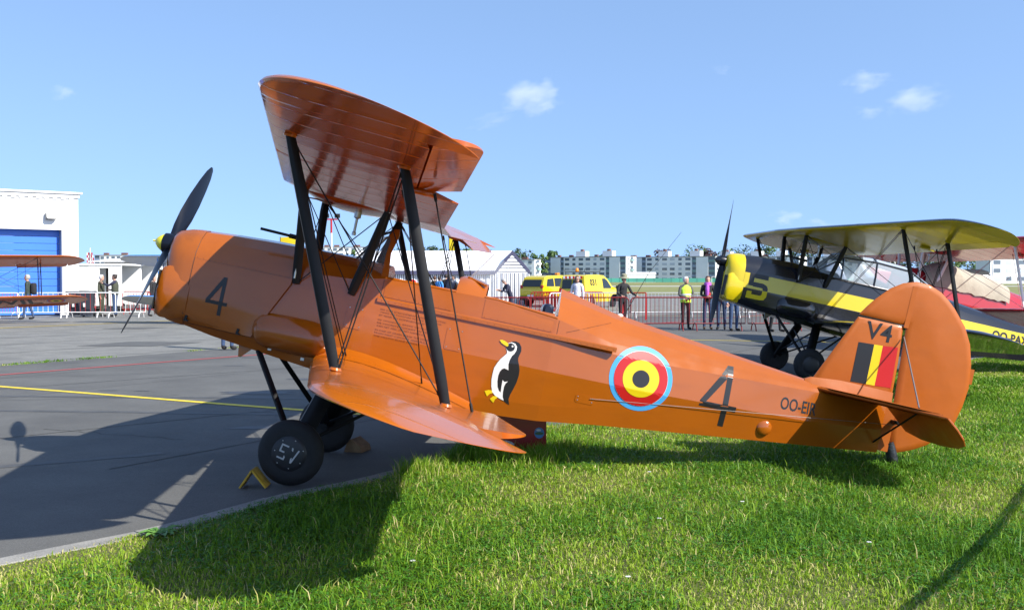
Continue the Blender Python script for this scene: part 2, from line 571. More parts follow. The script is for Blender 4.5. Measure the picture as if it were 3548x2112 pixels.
def make_biplane(S, matrix, prop=R(42), sense=1, gear_dz=(0, 0), ail=R(16), elev=R(43), detail=False, front='screen', rear='screen'):
    root = empty('biplane', matrix=matrix)
    OF = BP_OFF
    def P(mb, name, m, parent=root, smooth=35):
        return mb.build(name, m, parent, smooth=smooth, off=OF)
    # ---- fuselage
    f = MB()
    f.loft([ring_full(x) for x in (.31, .44, .57, .74, .91, 1.05, 1.19, 1.4, 1.6, 1.75, 1.884)])
    P(f, 'engine_cowling', S['body'], smooth=24)
    f = MB()
    def u_ring(x):
        h = half(x)[3:]
        out = [Vector((x, y, z)) for y, z in h] + [Vector((x, -y, z)) for y, z in reversed(h[:-1])]
        inn = [Vector((x, y - .022 if y > .05 else 0, z + (.03 if i >= len(h) - 2 else 0))) for i, (y, z) in enumerate(h)]
        inn = inn + [Vector((x, -(p.y), p.z)) for p in reversed(inn[:-1])]
        return out + list(reversed(inn))
    f.loft([u_ring(x) for x in (1.884, 2.1, 2.3, 2.5, 2.8, 3.05, 3.326)])
    f.loft([ring_full(x) for x in (3.326, 3.45, 3.6, 3.8, 4.0, 4.25, 4.6, 5.0, 5.53, 5.9, 6.22)])
    fus = P(f, 'fuselage', S['body'], smooth=1.2 if detail else 8)
    bm_ = bmesh.new(); bm_.from_mesh(fus.data)          # creases run along the stringers only
    for e in bm_.edges:
        d_ = e.verts[1].co - e.verts[0].co
        if abs(d_.x) < .3 * d_.length and len(e.link_faces) == 2 and e.calc_face_angle(0) < .5:
            e.smooth = True
    bm_.to_mesh(fus.data); bm_.free()
    # deck between the two cockpits
    d = MB()
    rg = []
    for x, k in ((2.47, .9), (2.50, 1.0), (2.56, 1.03), (2.66, .93), (2.715, .80)):
        h = half(x)
        top = [(0, .255), (.11, .25), (.21, .225), (.30, .165), (.352, .095)]
        rg.append([Vector((x, y, .095 + (z - .095) * k)) for y, z in reversed(top)] + [Vector((x, -y, .095 + (z - .095) * k)) for y, z in top[1:]])
    rg2 = [[p - Vector((0, 0, .02)) for p in reversed(r)] for r in rg]
    d.loft([a + b for a, b in zip(rg, rg2)])
    P(d, 'cockpit_deck', S['body'])
    for a, b, nm in ((1.9, 2.47, 'cockpit_sill'), (2.715, 3.325, 'cockpit_sill')):
        for s in (-1, 1):
            m = MB()
            m.tube([(x, s * (half(x)[3][0] - .008), half(x)[3][1] + .006) for x in np.linspace(a, b, 7)], .012, n=8)
            P(m, nm, S['body'])
    # seats / head pads
    for x, zt in ((2.40, .205), (3.24, .17)):
        m = MB()
        m.rbox((x, 0, zt - .14), (.09, .5, .28), .04)
        P(m, 'head_pad', S['pad'])
    # ---- nose bowl
    nb = [(.045, [(0, .082), (.05, .078), (.09, .05), (.115, 0), (.12, -.08), (.11, -.24), (.10, -.38), (.07, -.47), (0, -.485)]),
          (.062, [(0, .108), (.075, .10), (.13, .06), (.175, -.005), (.185, -.1), (.18, -.3), (.165, -.46), (.12, -.545), (0, -.56)]),
          (.10, [(0, .138), (.095, .125), (.17, .072), (.222, -.012), (.236, -.11), (.236, -.34), (.222, -.51), (.165, -.59), (0, -.61)]),
          (.17, [(0, .16), (.11, .145), (.197, .08), (.258, -.018), (.274, -.118), (.28, -.36), (.264, -.525), (.2, -.613), (0, -.632)]),
          (.24, [(0, .171), (.117, .154), (.21, .085), (.273, -.02), (.291, -.12), (.299, -.37), (.284, -.53), (.217, -.623), (0, -.642)]),
          (.312, SECT[0][1])]
    m = MB()
    m.loft([[Vector((x, y * 1.012, z + (.003 if z > 0 else -.003))) for y, z in h] + [Vector((x, -y * 1.012, z + (.003 if z > 0 else -.003))) for y, z in reversed(h[1:-1])] for x, h in nb])
    nose = P(m, 'nose_cowl', S['nose'], smooth=40)
    # air duct at the port side of the nose with its dark mouth
    m = MB()
    rg = []
    for x, k, o in ((.055, .72, .0), (.075, .9, .0), (.12, 1, .0), (.22, 1.0, .0), (.33, .8, -.03)):
        rg.append([Vector((x, -.205 - o * -1 + .105 * k * math.cos(a) * (1 if abs(math.cos(a)) < .9 else 1), -.385 + .215 * k * max(-1, min(1, 1.25 * math.sin(a)))) ) for a in np.linspace(0, 2 * math.pi, 20, endpoint=False)])
    m.loft(rg)
    P(m, 'air_duct', S['nose'], nose, smooth=45)
    m = MB(); m.rbox((.050, -.205, -.385), (.012, .14, .33), .03, rot=Matrix.Rotation(0, 3, 'Z'))
    P(m, 'duct_mouth', S['black'], nose)
    m = MB()
    for s in (-1, 1):
        m.lathe([(.001, .0), (.05, .0), (.052, .03)], c=(.035, s * .06, -.12), axis='X', n=16)
        P(m, 'air_intake', S['black'], nose); m = MB()
    # ---- engine side panels with open rear edge
    for s in (-1, 1):
        m = MB()
        rows = []
        for i in range(13):
            z = -.068 - .532 * i / 12
            xe = 1.15 - .235 * max(0, (i / 12 - .08)) / .92
            row = []
            for j in range(15):
                x = .318 + (xe - .318) * j / 14
                row.append(Vector((x, s * (side_y(x, z) + .004 + .022 * (j / 14) ** 3), z)))
            rows.append(row)
        n = 15
        vs = [p for r in rows for p in r]
        vs2 = [Vector((p.x, p.y - s * .0035, p.z)) for p in vs]
        fs = []
        N = len(vs)
        for i in range(12):
            for j in range(14):
                q = (i * n + j, i * n + j + 1, (i + 1) * n + j + 1, (i + 1) * n + j)
                fs += [q, tuple(N + k for k in reversed(q))]
        for i in range(12):
            for j in (0, 14):
                fs.append((i * n + j, (i + 1) * n + j, N + (i + 1) * n + j, N + i * n + j))
        for j in range(14):
            for i in (0, 12):
                fs.append((i * n + j, i * n + j + 1, N + i * n + j + 1, N + i * n + j))
        m.add(vs + vs2, fs)
        P(m, 'engine_panel', S.get('panel', S['body']), smooth=30)
        # tank fairing bulging out behind the panel
        m = MB()
        rg = []
        for x, k in ((.92, .45), (.97, .8), (1.05, .95), (1.2, 1), (1.38, 1), (1.47, .93), (1.53, .74), (1.565, .45), (1.578, .1)):
            r_ = []
            for a in np.linspace(0, 2 * math.pi, 22, endpoint=False):
                r_.append(Vector((x, s * (.345 + .125 * k * math.cos(a)), -.515 + .155 * k * math.sin(a))))
            rg.append(r_)
        m.loft(rg)
        P(m, 'tank_fairing', S.get('low', S['body']), smooth=50)
    # exhaust stub and lower lip below the cowling
    m = MB(); m.loft([[Vector((.80, y, -.69)), Vector((.92, y, -.70)), Vector((.835, y, -.79)), Vector((.815, y, -.79))] for y in (-.235, -.225)])
    P(m, 'cowl_flap', S.get('low', S['body']))
    # ---- wings
    wm = [S['wing_top'], S['wing_bot']]
    up = P(wing_mesh(WU, -WU['tip'] + .0015, WU['tip'] - .0015), 'upper_wing', wm, smooth=28)
    for s in (-1, 1):
        a, b = (-WL_['tip'] + .0015, -.36) if s < 0 else (.36, WL_['tip'] - .0015)
        P(wing_mesh(WL_, a, b), 'lower_wing', [S['wing_top'], S.get('low_bot', S['wing_bot'])], smooth=28)
        P(aileron_mesh(WU, s, ail * -s), 'aileron', wm, smooth=28)
        P(aileron_mesh(WL_, s, ail * -s), 'aileron', [S['wing_top'], S.get('low_bot', S['wing_bot'])], smooth=28)
        # root fillet
        rows = []
        for fr in np.linspace(.01, 1.0, 12):
            a_ = wpt(WL_, s * .56, fr, True) + Vector((0, 0, .003))
            z1 = wpt(WL_, s * .40, fr, True).z + .085 - .03 * fr
            b_ = Vector((a_.x - .02, s * (side_y(a_.x, z1) + .004), z1))
            mid = Vector(((a_.x + b_.x) / 2, s * (abs(b_.y) + .03), a_.z * .72 + b_.z * .28))
            low = Vector((b_.x, s * .37, a_.z - .03))
            rows.append([a_, mid, b_, low])
        m = MB(); m.loft(rows)
        P(m, 'wing_fillet', S.get('low', S['body']), smooth=50)
    # fuel tank belly, drain and pipe under the centre section
    m = MB()
    rg = []
    for x, k in ((1.06, .02), (1.10, .45), (1.2, .8), (1.35, 1), (1.5, .95), (1.65, .65), (1.78, .25), (1.85, .02)):
        zb_ = wpt(WU, 0, (x - .93) / 1.35, False).z
        rg.append([Vector((x, .42 * math.cos(a), zb_ + .01 + (.065 * k) * min(0.25, math.sin(a)))) for a in np.linspace(0, 2 * math.pi, 20, endpoint=False)])
    m.loft(rg)
    P(m, 'fuel_tank', S['wing_bot'], up, smooth=50)
    m = MB(); m.lathe([(.03, 0), (.03, -.05), (.012, -.06), (.012, -.17), (.018, -.175), (.018, -.2), (.004, -.2)], c=(1.52, -.12, wpt(WU, 0, .46, False).z - .04), n=12)
    P(m, 'drain_valve', S['metal'], up)
    m = MB(); m.tube([(1.30, -.2, .60), (1.2, -.32, .61), (1.13, -.42, .60), (1.155, -.41, .42), (1.16, -.40, .2), (1.17, -.40, -.06)], .008, n=6)
    P(m, 'fuel_pipe', S['metal'])
    # ---- struts
    def tp(W, s, fr, y=2.88, upper=False): return wpt(W, s * y, fr, upper)
    cab, ip = {}, {}
    for s in (-1, 1):
        cab[s] = (Vector((1.187, s * .378, -.10)), wpt(WU, s * .47, .14, False), Vector((1.641, s * .388, -.095)), wpt(WU, s * .47, .65, False))
        ip[s] = (tp(WU, s, .116), tp(WL_, s, .12, upper=True), tp(WU, s, .68), tp(WL_, s, .68, upper=True))
        c = cab[s]; q = ip[s]
        P(MB().strut(c[0], c[1], .075, .032, taper=.8), 'cabane_strut', S['strut'])
        P(MB().strut(c[2], c[3], .075, .032, taper=.8), 'cabane_strut', S['strut'])
        P(MB().strut(q[0], q[1], .066, .030, taper=.85), 'interplane_strut', S['strut'])
        P(MB().strut(q[2], q[3], .066, .030, taper=.85), 'interplane_strut', S['strut'])
        for p, e in ((q[0], 1), (q[2], 1), (q[1], -1), (q[3], -1)):
            m = MB(); m.lathe([(.035, -.012 * e), (.04, 0), (.02, .02 * e), (.005, .03 * e)] if e > 0 else [(.005, -.02), (.02, -.01), (.038, .006), (.03, .02)], c=p, n=12)
            P(m, 'strut_socket', S['wing_bot'] if e > 0 else S['wing_top'])
        # bracing wires
        root_f, root_r = Vector((1.69, s * .385, -.60)), Vector((2.36, s * .385, -.70))
        W_ = S['wire']
        dx = Vector((.022, 0, 0))
        for a, b in ((root_f, q[0]), (root_f + dx, q[0] + dx), (root_r, q[2]), (c[1], q[1]), (c[3], q[3]),
                     (q[0], q[3]), (q[2] - dx * .4, q[1]), (q[2] + dx * .4, q[1] + dx * .8),
                     (c[1], c[2]), (c[0], c[3])):
            a, b = Vector(a), Vector(b)
            e1, e2 = a.lerp(b, .05), a.lerp(b, .95)
            m = MB(); m.tube([a, e1, a.lerp(b, .055), a.lerp(b, .945), e2, b], [.007, .007, .0045, .0045, .007, .007], n=6)
            P(m, 'bracing_wire', W_)
        # rods joining the ailerons
        for y_, f1, f2 in ((2.12, .70, .74), (2.35, .86, .86)):
            a = wpt(WU, s * y_, f1, False); b = wpt(WL_, s * y_, f2, True)
            a.z += -s * -ail * 0 ; m = MB()
            a = a + Vector((0, 0, -.02)); b = b + Vector((0, 0, .03))
            m.tube([a, a.lerp(b, .03), a.lerp(b, .04), a.lerp(b, .955), a.lerp(b, .965), b], [.011, .011, .0055, .0055, .011, .011], n=6)
            P(m, 'aileron_rod', W_)
        m = MB(); a = wpt(WU, s * 2.2, .78, False)
        m.ellipsoid(a + Vector((.02, 0, -.012)), (.085, .02, .022))
        P(m, 'pulley_fairing', S['wing_bot'])
    for fr0, k in ((1, 1), (3, 3)):
        for a, b in ((cab[-1][k], cab[1][k - 1]), (cab[1][k], cab[-1][k - 1])):
            m = MB(); m.tube([a, b], .0042, n=6); P(m, 'bracing_wire', S['wire'])
    m = MB(); m.tube([(.82, -.40, .277), (1.06, -.40, .269)], .012, n=10); m.tube([(1.06, -.40, .269), (1.25, -.40, .262)], .02, n=10)
    P(m, 'pitot_tube', S['strut'])
    # ---- tail
    rud = [(5.847, .634), (5.90, .715), (5.959, .793), (6.063, .904), (6.163, .97), (6.27, 1.005), (6.385, 1.002), (6.496, .958), (6.57, .905), (6.634, .848), (6.752, .714),
           (6.825, .577), (6.87, .409), (6.89, .21), (6.869, .041), (6.827, -.121), (6.75, -.24), (6.632, -.34), (6.53, -.399), (6.413, -.447), (6.345, -.46), (6.30, -.2), (6.285, .1), (6.27, .4), (6.262, .622)]
    rd = P(plate(rud, .045, .05), 'rudder', S['tail'], smooth=30)
    P(MB().box((6.885, 0, .31), (.045, .012, .13)), 'trim_tab', S['tail'], rd)
    m = MB(); rg = []
    for z, w in ((.60, .002), (.72, .005), (.85, .005), (.96, .002)):
        rg.append([Vector((6.235 + (z - .6) * .02, y, z)) for y in (-.0225 - w * .5, .0225 + w * .5)] + [Vector((6.275 + (z - .6) * .02, y, z)) for y in (.0225 + w * .3, -.0225 - w * .3)])
    m.loft(rg); P(m, 'horn_rib', S['tail'], rd)
    fin = [(5.56, .0), (5.70, .305), (5.844, .612), (6.0, .614), (6.235, .61), (6.255, .3), (6.262, -.03)]
    P(plate(fin, .045, .05), 'fin', S['tail'], smooth=30)
    m = MB(); rg = []
    for x, w, z in ((5.50, .05, .0), (5.56, .07, .03), (5.8, .07, .05), (6.1, .055, .045), (6.26, .04, .04)):
        rg.append([Vector((x, -w, -.075)), Vector((x, -w * .75, -.01)), Vector((x, -.026, z)), Vector((x, .026, z)), Vector((x, w * .75, -.01)), Vector((x, w, -.075))])
    m.loft(rg); P(m, 'fin_fairing', S['tail'], smooth=40)
    for s in (-1, 1):
        st = [(5.60, s * .08), (5.70, s * .22), (6.02, s * .98), (6.10, s * 1.22), (6.13, s * 1.30), (6.17, s * 1.33), (6.17, s * .06), (5.60, s * .04)]
        o = P(plate(st, .04, .035, 'xy'), 'tailplane', wm[0] if S.get('two') else S['tail'], smooth=30)
        o.location.z += -.055
        el = [(6.18, s * .10), (6.18, s * 1.335), (6.28, s * 1.36), (6.37, s * 1.345), (6.43, s * 1.29), (6.48, s * 1.12), (6.51, s * .8), (6.51, s * .4), (6.47, s * .15)]
        m = plate(el, .032, .04, 'xy')
        ca, sa = math.cos(elev), math.sin(elev)
        m.v = [(6.18 + (p[0] - 6.18) * ca + p[2] * sa, p[1], -.055 - (p[0] - 6.18) * sa + p[2] * ca) for p in m.v]
        P(m, 'elevator', S['wing_bot'] if S.get('two') else S['tail'], smooth=30)
        # tail bracing
        m = MB(); m.tube([(6.25, s * .03, .52), (6.16, s * .85, -.03)], .007, n=6); P(m, 'tail_wire', S['steel'])
        m = MB(); m.tube([(6.17, s * .05, -.40), (6.17, s * .8, -.08)], .008, n=6); P(m, 'tail_wire', S['wire'])
        m = MB(); m.tube([(3.72, s * (side_y(3.72, -.52) + .01), -.52), (6.30, s * .12, -.22)], .0022, n=6); P(m, 'control_cable', S['steel'])
    m = MB(); m.box((6.31, 0, -.20), (.05, .24, .03)); P(m, 'rudder_horn', S['wire'])
    m = MB(); m.box((6.25, 0, -.27), (.12, .07, .38)); P(m, 'stern_post', S['tail'])
    # tail skid in its wrapped sleeve
    m = MB()
    m.tube([(6.32, 0, -.38), (6.345, 0, -.43), (6.375, 0, -.50), (6.41, 0, -.60)], [.04, .045, .046, .042], n=14)
    P(m, 'tail_skid', S['sleeve'], smooth=60)
    # ---- undercarriage
    for i, s in enumerate((-1, 1)):
        hub = Vector((1.50, s * .76, -1.356 + gear_dz[i]))
        w, cv = wheel_parts(S, root, hub, s)
        m = MB(); m.strut((1.66, s * .36, -.74), (hub.x + .005, s * .66, hub.z + .02), .15, .06, taper=.9)
        P(m, 'gear_leg', S['strut'])
        m = MB(); m.strut((.985, s * .30, -.70), (hub.x - .02, s * .67, hub.z + .05), .05, .03)
        P(m, 'radius_rod', S['strut'])
        m = MB(); m.tube([hub, (hub.x, s * .60, hub.z)], .03, n=10); P(m, 'axle', S['strut'])
        m = MB(); m.tube([(2.25, s * .1, -.80), (hub.x + .05, s * .60, hub.z + .06)], .014, n=8); P(m, 'drag_rod', S['strut'])
    m = MB(); m.tube([(1.6, -.40, -.84), (1.52, .64, -1.25)], .014, n=8); P(m, 'cross_tube', S['strut'])
    m = MB(); m.tube([(1.6, .40, -.84), (1.52, -.64, -1.25)], .014, n=8); P(m, 'cross_tube', S['strut'])
    # ---- propeller
    prop_parts(S, root, prop, sense=sense)
    return root
# ================================================================ materials of the aircraft
def rib_paint(name, c, rough=0.2, coat=0.5, rib=.33, strength=.35, cdark=None):
    """glossy doped fabric: rib tapes every 0.33 m of span and a slight sag"""
    m = mat(name, c, rough, var=.05, vscale=1.3, coat=coat)
    nt = m.node_tree
    b = nt.nodes['Principled BSDF']
    tc = nt.nodes.new('ShaderNodeTexCoord')
    sx = nt.nodes.new('ShaderNodeSeparateXYZ')
    nt.links.new(tc.outputs['Object'], sx.inputs[0])
    def math_(op, a, v=None):
        n = nt.nodes.new('ShaderNodeMath'); n.operation = op
        nt.links.new(a, n.inputs[0])
        if v is not None: n.inputs[1].default_value = v
        return n.outputs[0]
    ab = math_('ABSOLUTE', sx.outputs['Y'])
    md = math_('MODULO', ab, rib)
    ce = math_('SUBTRACT', md, 0.0)
    pp = nt.nodes.new('ShaderNodeMath'); pp.operation = 'PINGPONG'
    nt.links.new(ab, pp.inputs[0]); pp.inputs[1].default_value = rib / 2
    lt = nt.nodes.new('ShaderNodeMapRange')
    lt.inputs['From Min'].default_value = 0.0
    lt.inputs['From Max'].default_value = 0.010
    lt.inputs['To Min'].default_value = 1.0
    lt.inputs['To Max'].default_value = 0.0
    nt.links.new(pp.outputs[0], lt.inputs['Value'])
    nz = nt.nodes.new('ShaderNodeTexNoise'); nz.inputs['Scale'].default_value = 9.0; nz.inputs['Detail'].default_value = 2.0
    nt.links.new(tc.outputs['Object'], nz.inputs['Vector'])
    ad = nt.nodes.new('ShaderNodeMath'); ad.operation = 'MULTIPLY_ADD'
    nt.links.new(nz.outputs['Fac'], ad.inputs[0]); ad.inputs[1].default_value = .25
    nt.links.new(lt.outputs[0], ad.inputs[2])
    bp = nt.nodes.new('ShaderNodeBump'); bp.inputs['Strength'].default_value = strength; bp.inputs['Distance'].default_value = .004
    nt.links.new(ad.outputs[0], bp.inputs['Height'])
    nt.links.new(bp.outputs['Normal'], b.inputs['Normal'])
    nt.links.new(bp.outputs['Normal'], b.inputs['Coat Normal'])
    return m

ORANGE = (.325, .080, .004)
black_paint = mat('black_strut_paint', (.005, .005, .006), .42, coat=.0, spec=.25, var=.3, vscale=12)
tyre_m = mat('tyre_rubber', (.009, .009, .010), .75, var=.25, vscale=20, bump=.1, bscale=60)
wire_m = mat('bracing_wire_dark', (.012, .010, .009), .6, spec=.2)
steel_m = mat('steel_cable', (.20, .18, .17), .55, metal=.5)
metal_m = mat('bare_metal', (.5, .48, .45), .35, metal=1.0)
pad_m = mat('navy_leather', (.012, .016, .035), .3, bump=.15, bscale=25)
print_black = mat('print_black', (.012, .012, .014), .35)
print_white = mat('print_white', (.66, .66, .65), .35)
print_yellow = mat('print_yellow', (.62, .46, .005), .35)
print_red = mat('print_red', (.42, .008, .008), .35)
print_blue = mat('print_light_blue', (.055, .30, .60), .35)
stencil_m = mat('stencil_faded', (.13, .028, .006), .5)
screen_glass = glass_mat('screen_glass', alpha=.04)
seam_m = mat('panel_seam', (.07, .02, .006), .6)
S1 = dict(body=weathered(mat('orange_paint', ORANGE, .30, var=.06, vscale=1.5, coat=.35, spec=.5, bump=.05, bscale=3.0, bdist=.008), (.20, .050, .006), .3, (.7, 3.0, 3.0), (.10, .24)), nose=weathered(mat('orange_cowl_paint', (.32, .082, .006), .28, var=.10, vscale=2.5, coat=.25, spec=.5), (.16, .045, .008), .5, (2.0, 2.0, 1.2), (.12, .30)),
          wing_top=rib_paint('orange_wing_top', (.37, .096, .007), rough=.24, coat=.42), wing_bot=rib_paint('orange_wing_underside', (.42, .086, .003), rough=.17, coat=.42), tail=weathered(mat('orange_tail_fabric', (.34, .080, .0045), .5, var=.06, vscale=2.2, coat=.05, spec=.3, bump=.35, bscale=3.5, bdist=.014), (.24, .060, .008), .3, (1.2, 2, 2), (.4, .6)),
          strut=black_paint, tyre=tyre_m, hub=mat('hub_black', (.014, .014, .016), .45), wire=wire_m, steel=steel_m, metal=metal_m, pad=pad_m,
          prop=mat('propeller_navy', (.005, .007, .014), .3, coat=.05, spec=.25), spin=mat('spinner_yellow', (.72, .62, .02), .3, coat=.3), black=mat('matt_black', (.008, .008, .008), .7),
          sleeve=mat('black_sleeve', (.02, .02, .022), .3, bump=.8, bscale=14, bdist=.02))

# ================================================================ main biplane
HUB = Vector((-2.896, 8.70, 1.894))
ROT = Matrix.Rotation(BP_PITCH, 4, 'Y') @ Matrix.Rotation(R(-1.6), 4, 'X')
plane = make_biplane(S1, Matrix.Translation(HUB) @ ROT @ Matrix.Translation(BP_OFF), prop=R(43), sense=1, gear_dz=(-.021, .021), detail=True)
tag(plane, 'glossy orange biplane number 4 with penguin and roundel parked half on the grass', 'biplane')
def PP(mb, name, m, parent=plane, smooth=35):
    return mb.build(name, m, parent, smooth=smooth, off=BP_OFF)

# windscreens
def screen(x0, z0, h, lean, w, frame_m, root, tall=False):
    """three-panel wind screen standing on the deck"""
    g = MB()
    a = Vector((x0 - .05, 0, z0)); 
    bl = [Vector((x0 + .10, -w, z0 - .03)), Vector((x0 - .06, -w * .55, z0 + .01)), Vector((x0 - .06, w * .55, z0 + .01)), Vector((x0 + .10, w, z0 - .03))]
    tl = [Vector((x0 + .10 + lean * .95, -w * .85, z0 + h * .72)), Vector((x0 - .06 + lean, -w * .5, z0 + h)), Vector((x0 - .06 + lean, w * .5, z0 + h)), Vector((x0 + .10 + lean * .95, w * .85, z0 + h * .72))]
    for i in range(3):
        q = [bl[i], bl[i + 1], tl[i + 1], tl[i]]
        n = (q[1] - q[0]).cross(q[3] - q[0]).normalized() * .004
        g = MB(); g.loft([q, [p + n for p in q]])
        o = PP(g, 'windscreen', screen_glass, root, smooth=20)
        f = MB(); f.tube([q[0], q[1]], .012, n=6)
        PP(f, 'screen_frame', frame_m, o)
screen(2.60, .235, .25, .16, .27, S1['body'], plane)
# front screen: side post in riveted orange sheet, sloping glass ahead of it
for s in (-1,):
    y = s * .33
    out = [(1.845, .10), (1.905, .105), (1.880, .30), (1.915, .46), (1.905, .51), (1.865, .505), (1.835, .45), (1.852, .40), (1.842, .28)]
    m = MB()
    m.loft([[Vector((x, y + s * -.22 * max(0, z - .1) - s * .006, z)) for x, z in out], [Vector((x, y + s * -.22 * max(0, z - .1) + s * .006, z)) for x, z in out]])
    PP(m, 'screen_post', S1['body'])
    m = MB(); q = [Vector((1.60, s * .20, .20)), Vector((1.85, s * .33, .12)), Vector((1.86, s * .25, .48)), Vector((1.76, s * .16, .44))]
    m.loft([q, [p + Vector((0, s * .004, 0)) for p in q]]); PP(m, 'windscreen', screen_glass)
m = MB(); q = [Vector((1.60, -.20, .205)), Vector((1.60, .20, .205)), Vector((1.76, .16, .44)), Vector((1.76, -.16, .44))]
m.loft([q, [p + Vector((.004, 0, 0)) for p in q]]); PP(m, 'windscreen', screen_glass)
for s in (-1, 1):
    m = MB(); m.tube([(1.60, s * .20, .205), (1.76, s * .16, .44), (1.86, s * .25, .49)], .010, n=6); PP(m, 'screen_frame', S1['black'])

# longeron strips, straight past the tapering tail, and the door panels
m = MB()
for s in (-1, 1):
    m = MB(); rg = []
    for x in np.linspace(1.86, 3.845, 12):
        y = s * max(.386, 0)
        rg.append([Vector((x, y, -.066)), Vector((x, y + s * .006, -.072)), Vector((x, y + s * .006, -.104)), Vector((x, y - s * .03, -.108)), Vector((x, y - s * .05, -.075))])
    m.loft(rg); PP(m, 'side_strip', S1['body'], smooth=20)
for x0, x1 in ((1.90, 2.46), (2.72, 3.30)):
    for s in (-1, 1):
        m = MB(); rows = []
        for z in (.095, .02, -.055):
            rows.append([Vector((x, s * (side_y(x, z) + .004), z)) for x in np.linspace(x0, x1, 6)])
        n = 6
        vs = [p for r in rows for p in r] + [p - Vector((0, s * .004, 0)) for r in rows for p in r]
        fs = [(i * n + j, i * n + j + 1, (i + 1) * n + j + 1, (i + 1) * n + j) for i in range(2) for j in range(5)]
        fs += [(i * n + j, (i + 1) * n + j, 18 + (i + 1) * n + j, 18 + i * n + j) for i in range(2) for j in (0, 5)]
        fs += [(i * n + j, i * n + j + 1, 18 + i * n + j + 1, 18 + i * n + j) for j in range(5) for i in (0, 2)]
        m.add(vs, fs); PP(m, 'cockpit_door', S1['body'], smooth=20)
def side_panel(x0, x1, z0, z1, t=.004):
    m = MB(); r = .018
    ring = []
    for cx_, cz_, a0 in ((x1 - r, z1 - r, 0), (x0 + r, z1 - r, 90), (x0 + r, z0 + r, 180), (x1 - r, z0 + r, 270)):
        for k in range(4):
            a = R(a0 + 30 * k); ring.append((cx_ + r * math.cos(a), cz_ + r * math.sin(a)))
    m.loft([[Vector((x, -(side_y(x, z) - .003), z)) for x, z in ring], [Vector((x, -(side_y(x, z) + t), z)) for x, z in ring]])
    o = PP(m, 'access_panel', S1['body'], smooth=25)
    for x in (x0 + .02, x1 - .02):
        for z in (z0 + .02, z1 - .02):
            m = MB(); m.ellipsoid((x, -(side_y(x, z) + t), z), (.006, .003, .006), 8, 4); PP(m, 'fastener', S1['metal'], o)
side_panel(1.637, 1.780, -.36, -.176)
side_panel(2.466, 2.609, -.365, -.18)
side_panel(3.60, 3.76, -.57, -.50, .003)
def seam(pts, w=.004):
    m = MB()
    L = [Vector((x, -(side_y(x, z) + .0015), z)) for x, z in pts]
    m.tube(L, w * .5, n=5); PP(m, 'panel_seam', seam_m)
seam([(x, -.068) for x in np.linspace(.315, 1.15, 12)])
seam([(x, -.604) for x in np.linspace(.315, .93, 9)])
m = MB(); m.tube([(.314, -1.014 * y, z) for y, z in half(.31)[:8]], .0025, n=5); PP(m, 'panel_seam', seam_m)
seam([(1.88, z) for z in np.linspace(.08, -.10, 6)])
seam([(3.345, z) for z in np.linspace(.05, -.06, 4)], .003)
seam([(3.80 - .40 * t, .13 - .17 * t) for t in np.linspace(.05, .95, 9)], .003)
# rivets in rows along the strips and the door edges
rv = MB()
for x in np.arange(1.9, 3.84, .055):
    rv.ellipsoid((x, -.3925, -.088), (.0045, .003, .0045), 6, 4)
for x0, x1 in ((1.92, 2.46), (2.74, 3.30)):
    for x in np.arange(x0, x1, .055): rv.ellipsoid((x, -(side_y(x, -.045) + .004), -.045), (.0045, .003, .0045), 6, 4)
for z in np.arange(.12, .47, .035): rv.ellipsoid((1.872, -.337 + .22 * (z - .1) - .001, z), (.004, .003, .004), 6, 4)
for x in np.arange(.34, 1.12, .05): rv.ellipsoid((x, -(side_y(x, -.055) + .001), -.055), (.004, .003, .004), 6, 4)
o = PP(rv, 'rivets', S1['body']); o['kind'] = 'stuff'
# cowl catches, drain, dome
for x, z in ((.345, -.57), (.80, -.585)):
    m = MB(); m.box((x, -(side_y(x, z) + .016), z + .012), (.02, .02, .035), Matrix.Rotation(R(12), 3, 'Y')); m.box((x + .004, -(side_y(x, z) + .02), z - .012), (.035, .015, .014)); PP(m, 'cowl_catch', S1['black'])
for x, z in ((1.08, -.665), (1.36, -.69)):
    m = MB(); m.box((x, -(side_y(x, z) + .006), z), (.028, .012, .022)); PP(m, 'cowl_catch', S1['metal'])
m = MB(); m.ellipsoid((5.207, -side_y(5.207, -.466) - .0, -.466), (.066, .028, .066), 20, 10); PP(m, 'inspection_dome', S1['body'], smooth=60)
m = MB(); m.tube([(3.86, 0, .195), (3.90, 0, .235), (4.02, 0, .60), (4.22, 0, 1.0)], [.010, .004, .0022, .0014], n=6); PP(m, 'antenna', S1['black'])
m = MB(); m.ellipsoid((3.86, 0, .20), (.025, .015, .018), 10, 6); PP(m, 'antenna_base', print_white)

# print on the port side
fy = side_y
decal('number_four', digit4(4.617, -.528, .317, .505, .047), print_black, plane, fy)
py = lambda x, z: side_y(x, z) + .0045 + .022 * min(1, max(0, (x - .318) / .7)) ** 3
decal('number_four', digit4(.483, -.488, .185, .318, .030), print_black, plane, py)
rc = (4.097, -.276)
decal('roundel', [circle(*rc, .265)], print_blue, plane, fy, 1)
decal('roundel_ring', [circle(*rc, .2265)], print_white, plane, fy, 2)
decal('roundel_ring', [circle(*rc, .2245)], print_red, plane, fy, 3)
decal('roundel_ring', [circle(*rc, .152)], print_yellow, plane, fy, 4)
decal('roundel_ring', [circle(*rc, .071)], print_black, plane, fy, 5)
def text_decal(name, s, x, z, h, m, width=None, yfun=fy, parent=plane, bold=0.0, lay=1, side=-1):
    v, f = text_mesh(s, h, bold)
    w = max(p[0] for p in v)
    k = (width / w) if width else 1.0
    if side > 0:
        v = [(x - a * k, z + b) for a, b in v]
    else:
        v = [(x + a * k, z + b) for a, b in v]
    return decal(name, [], m, parent, yfun, lay, side, tri=(v, f), maxlen=.2)
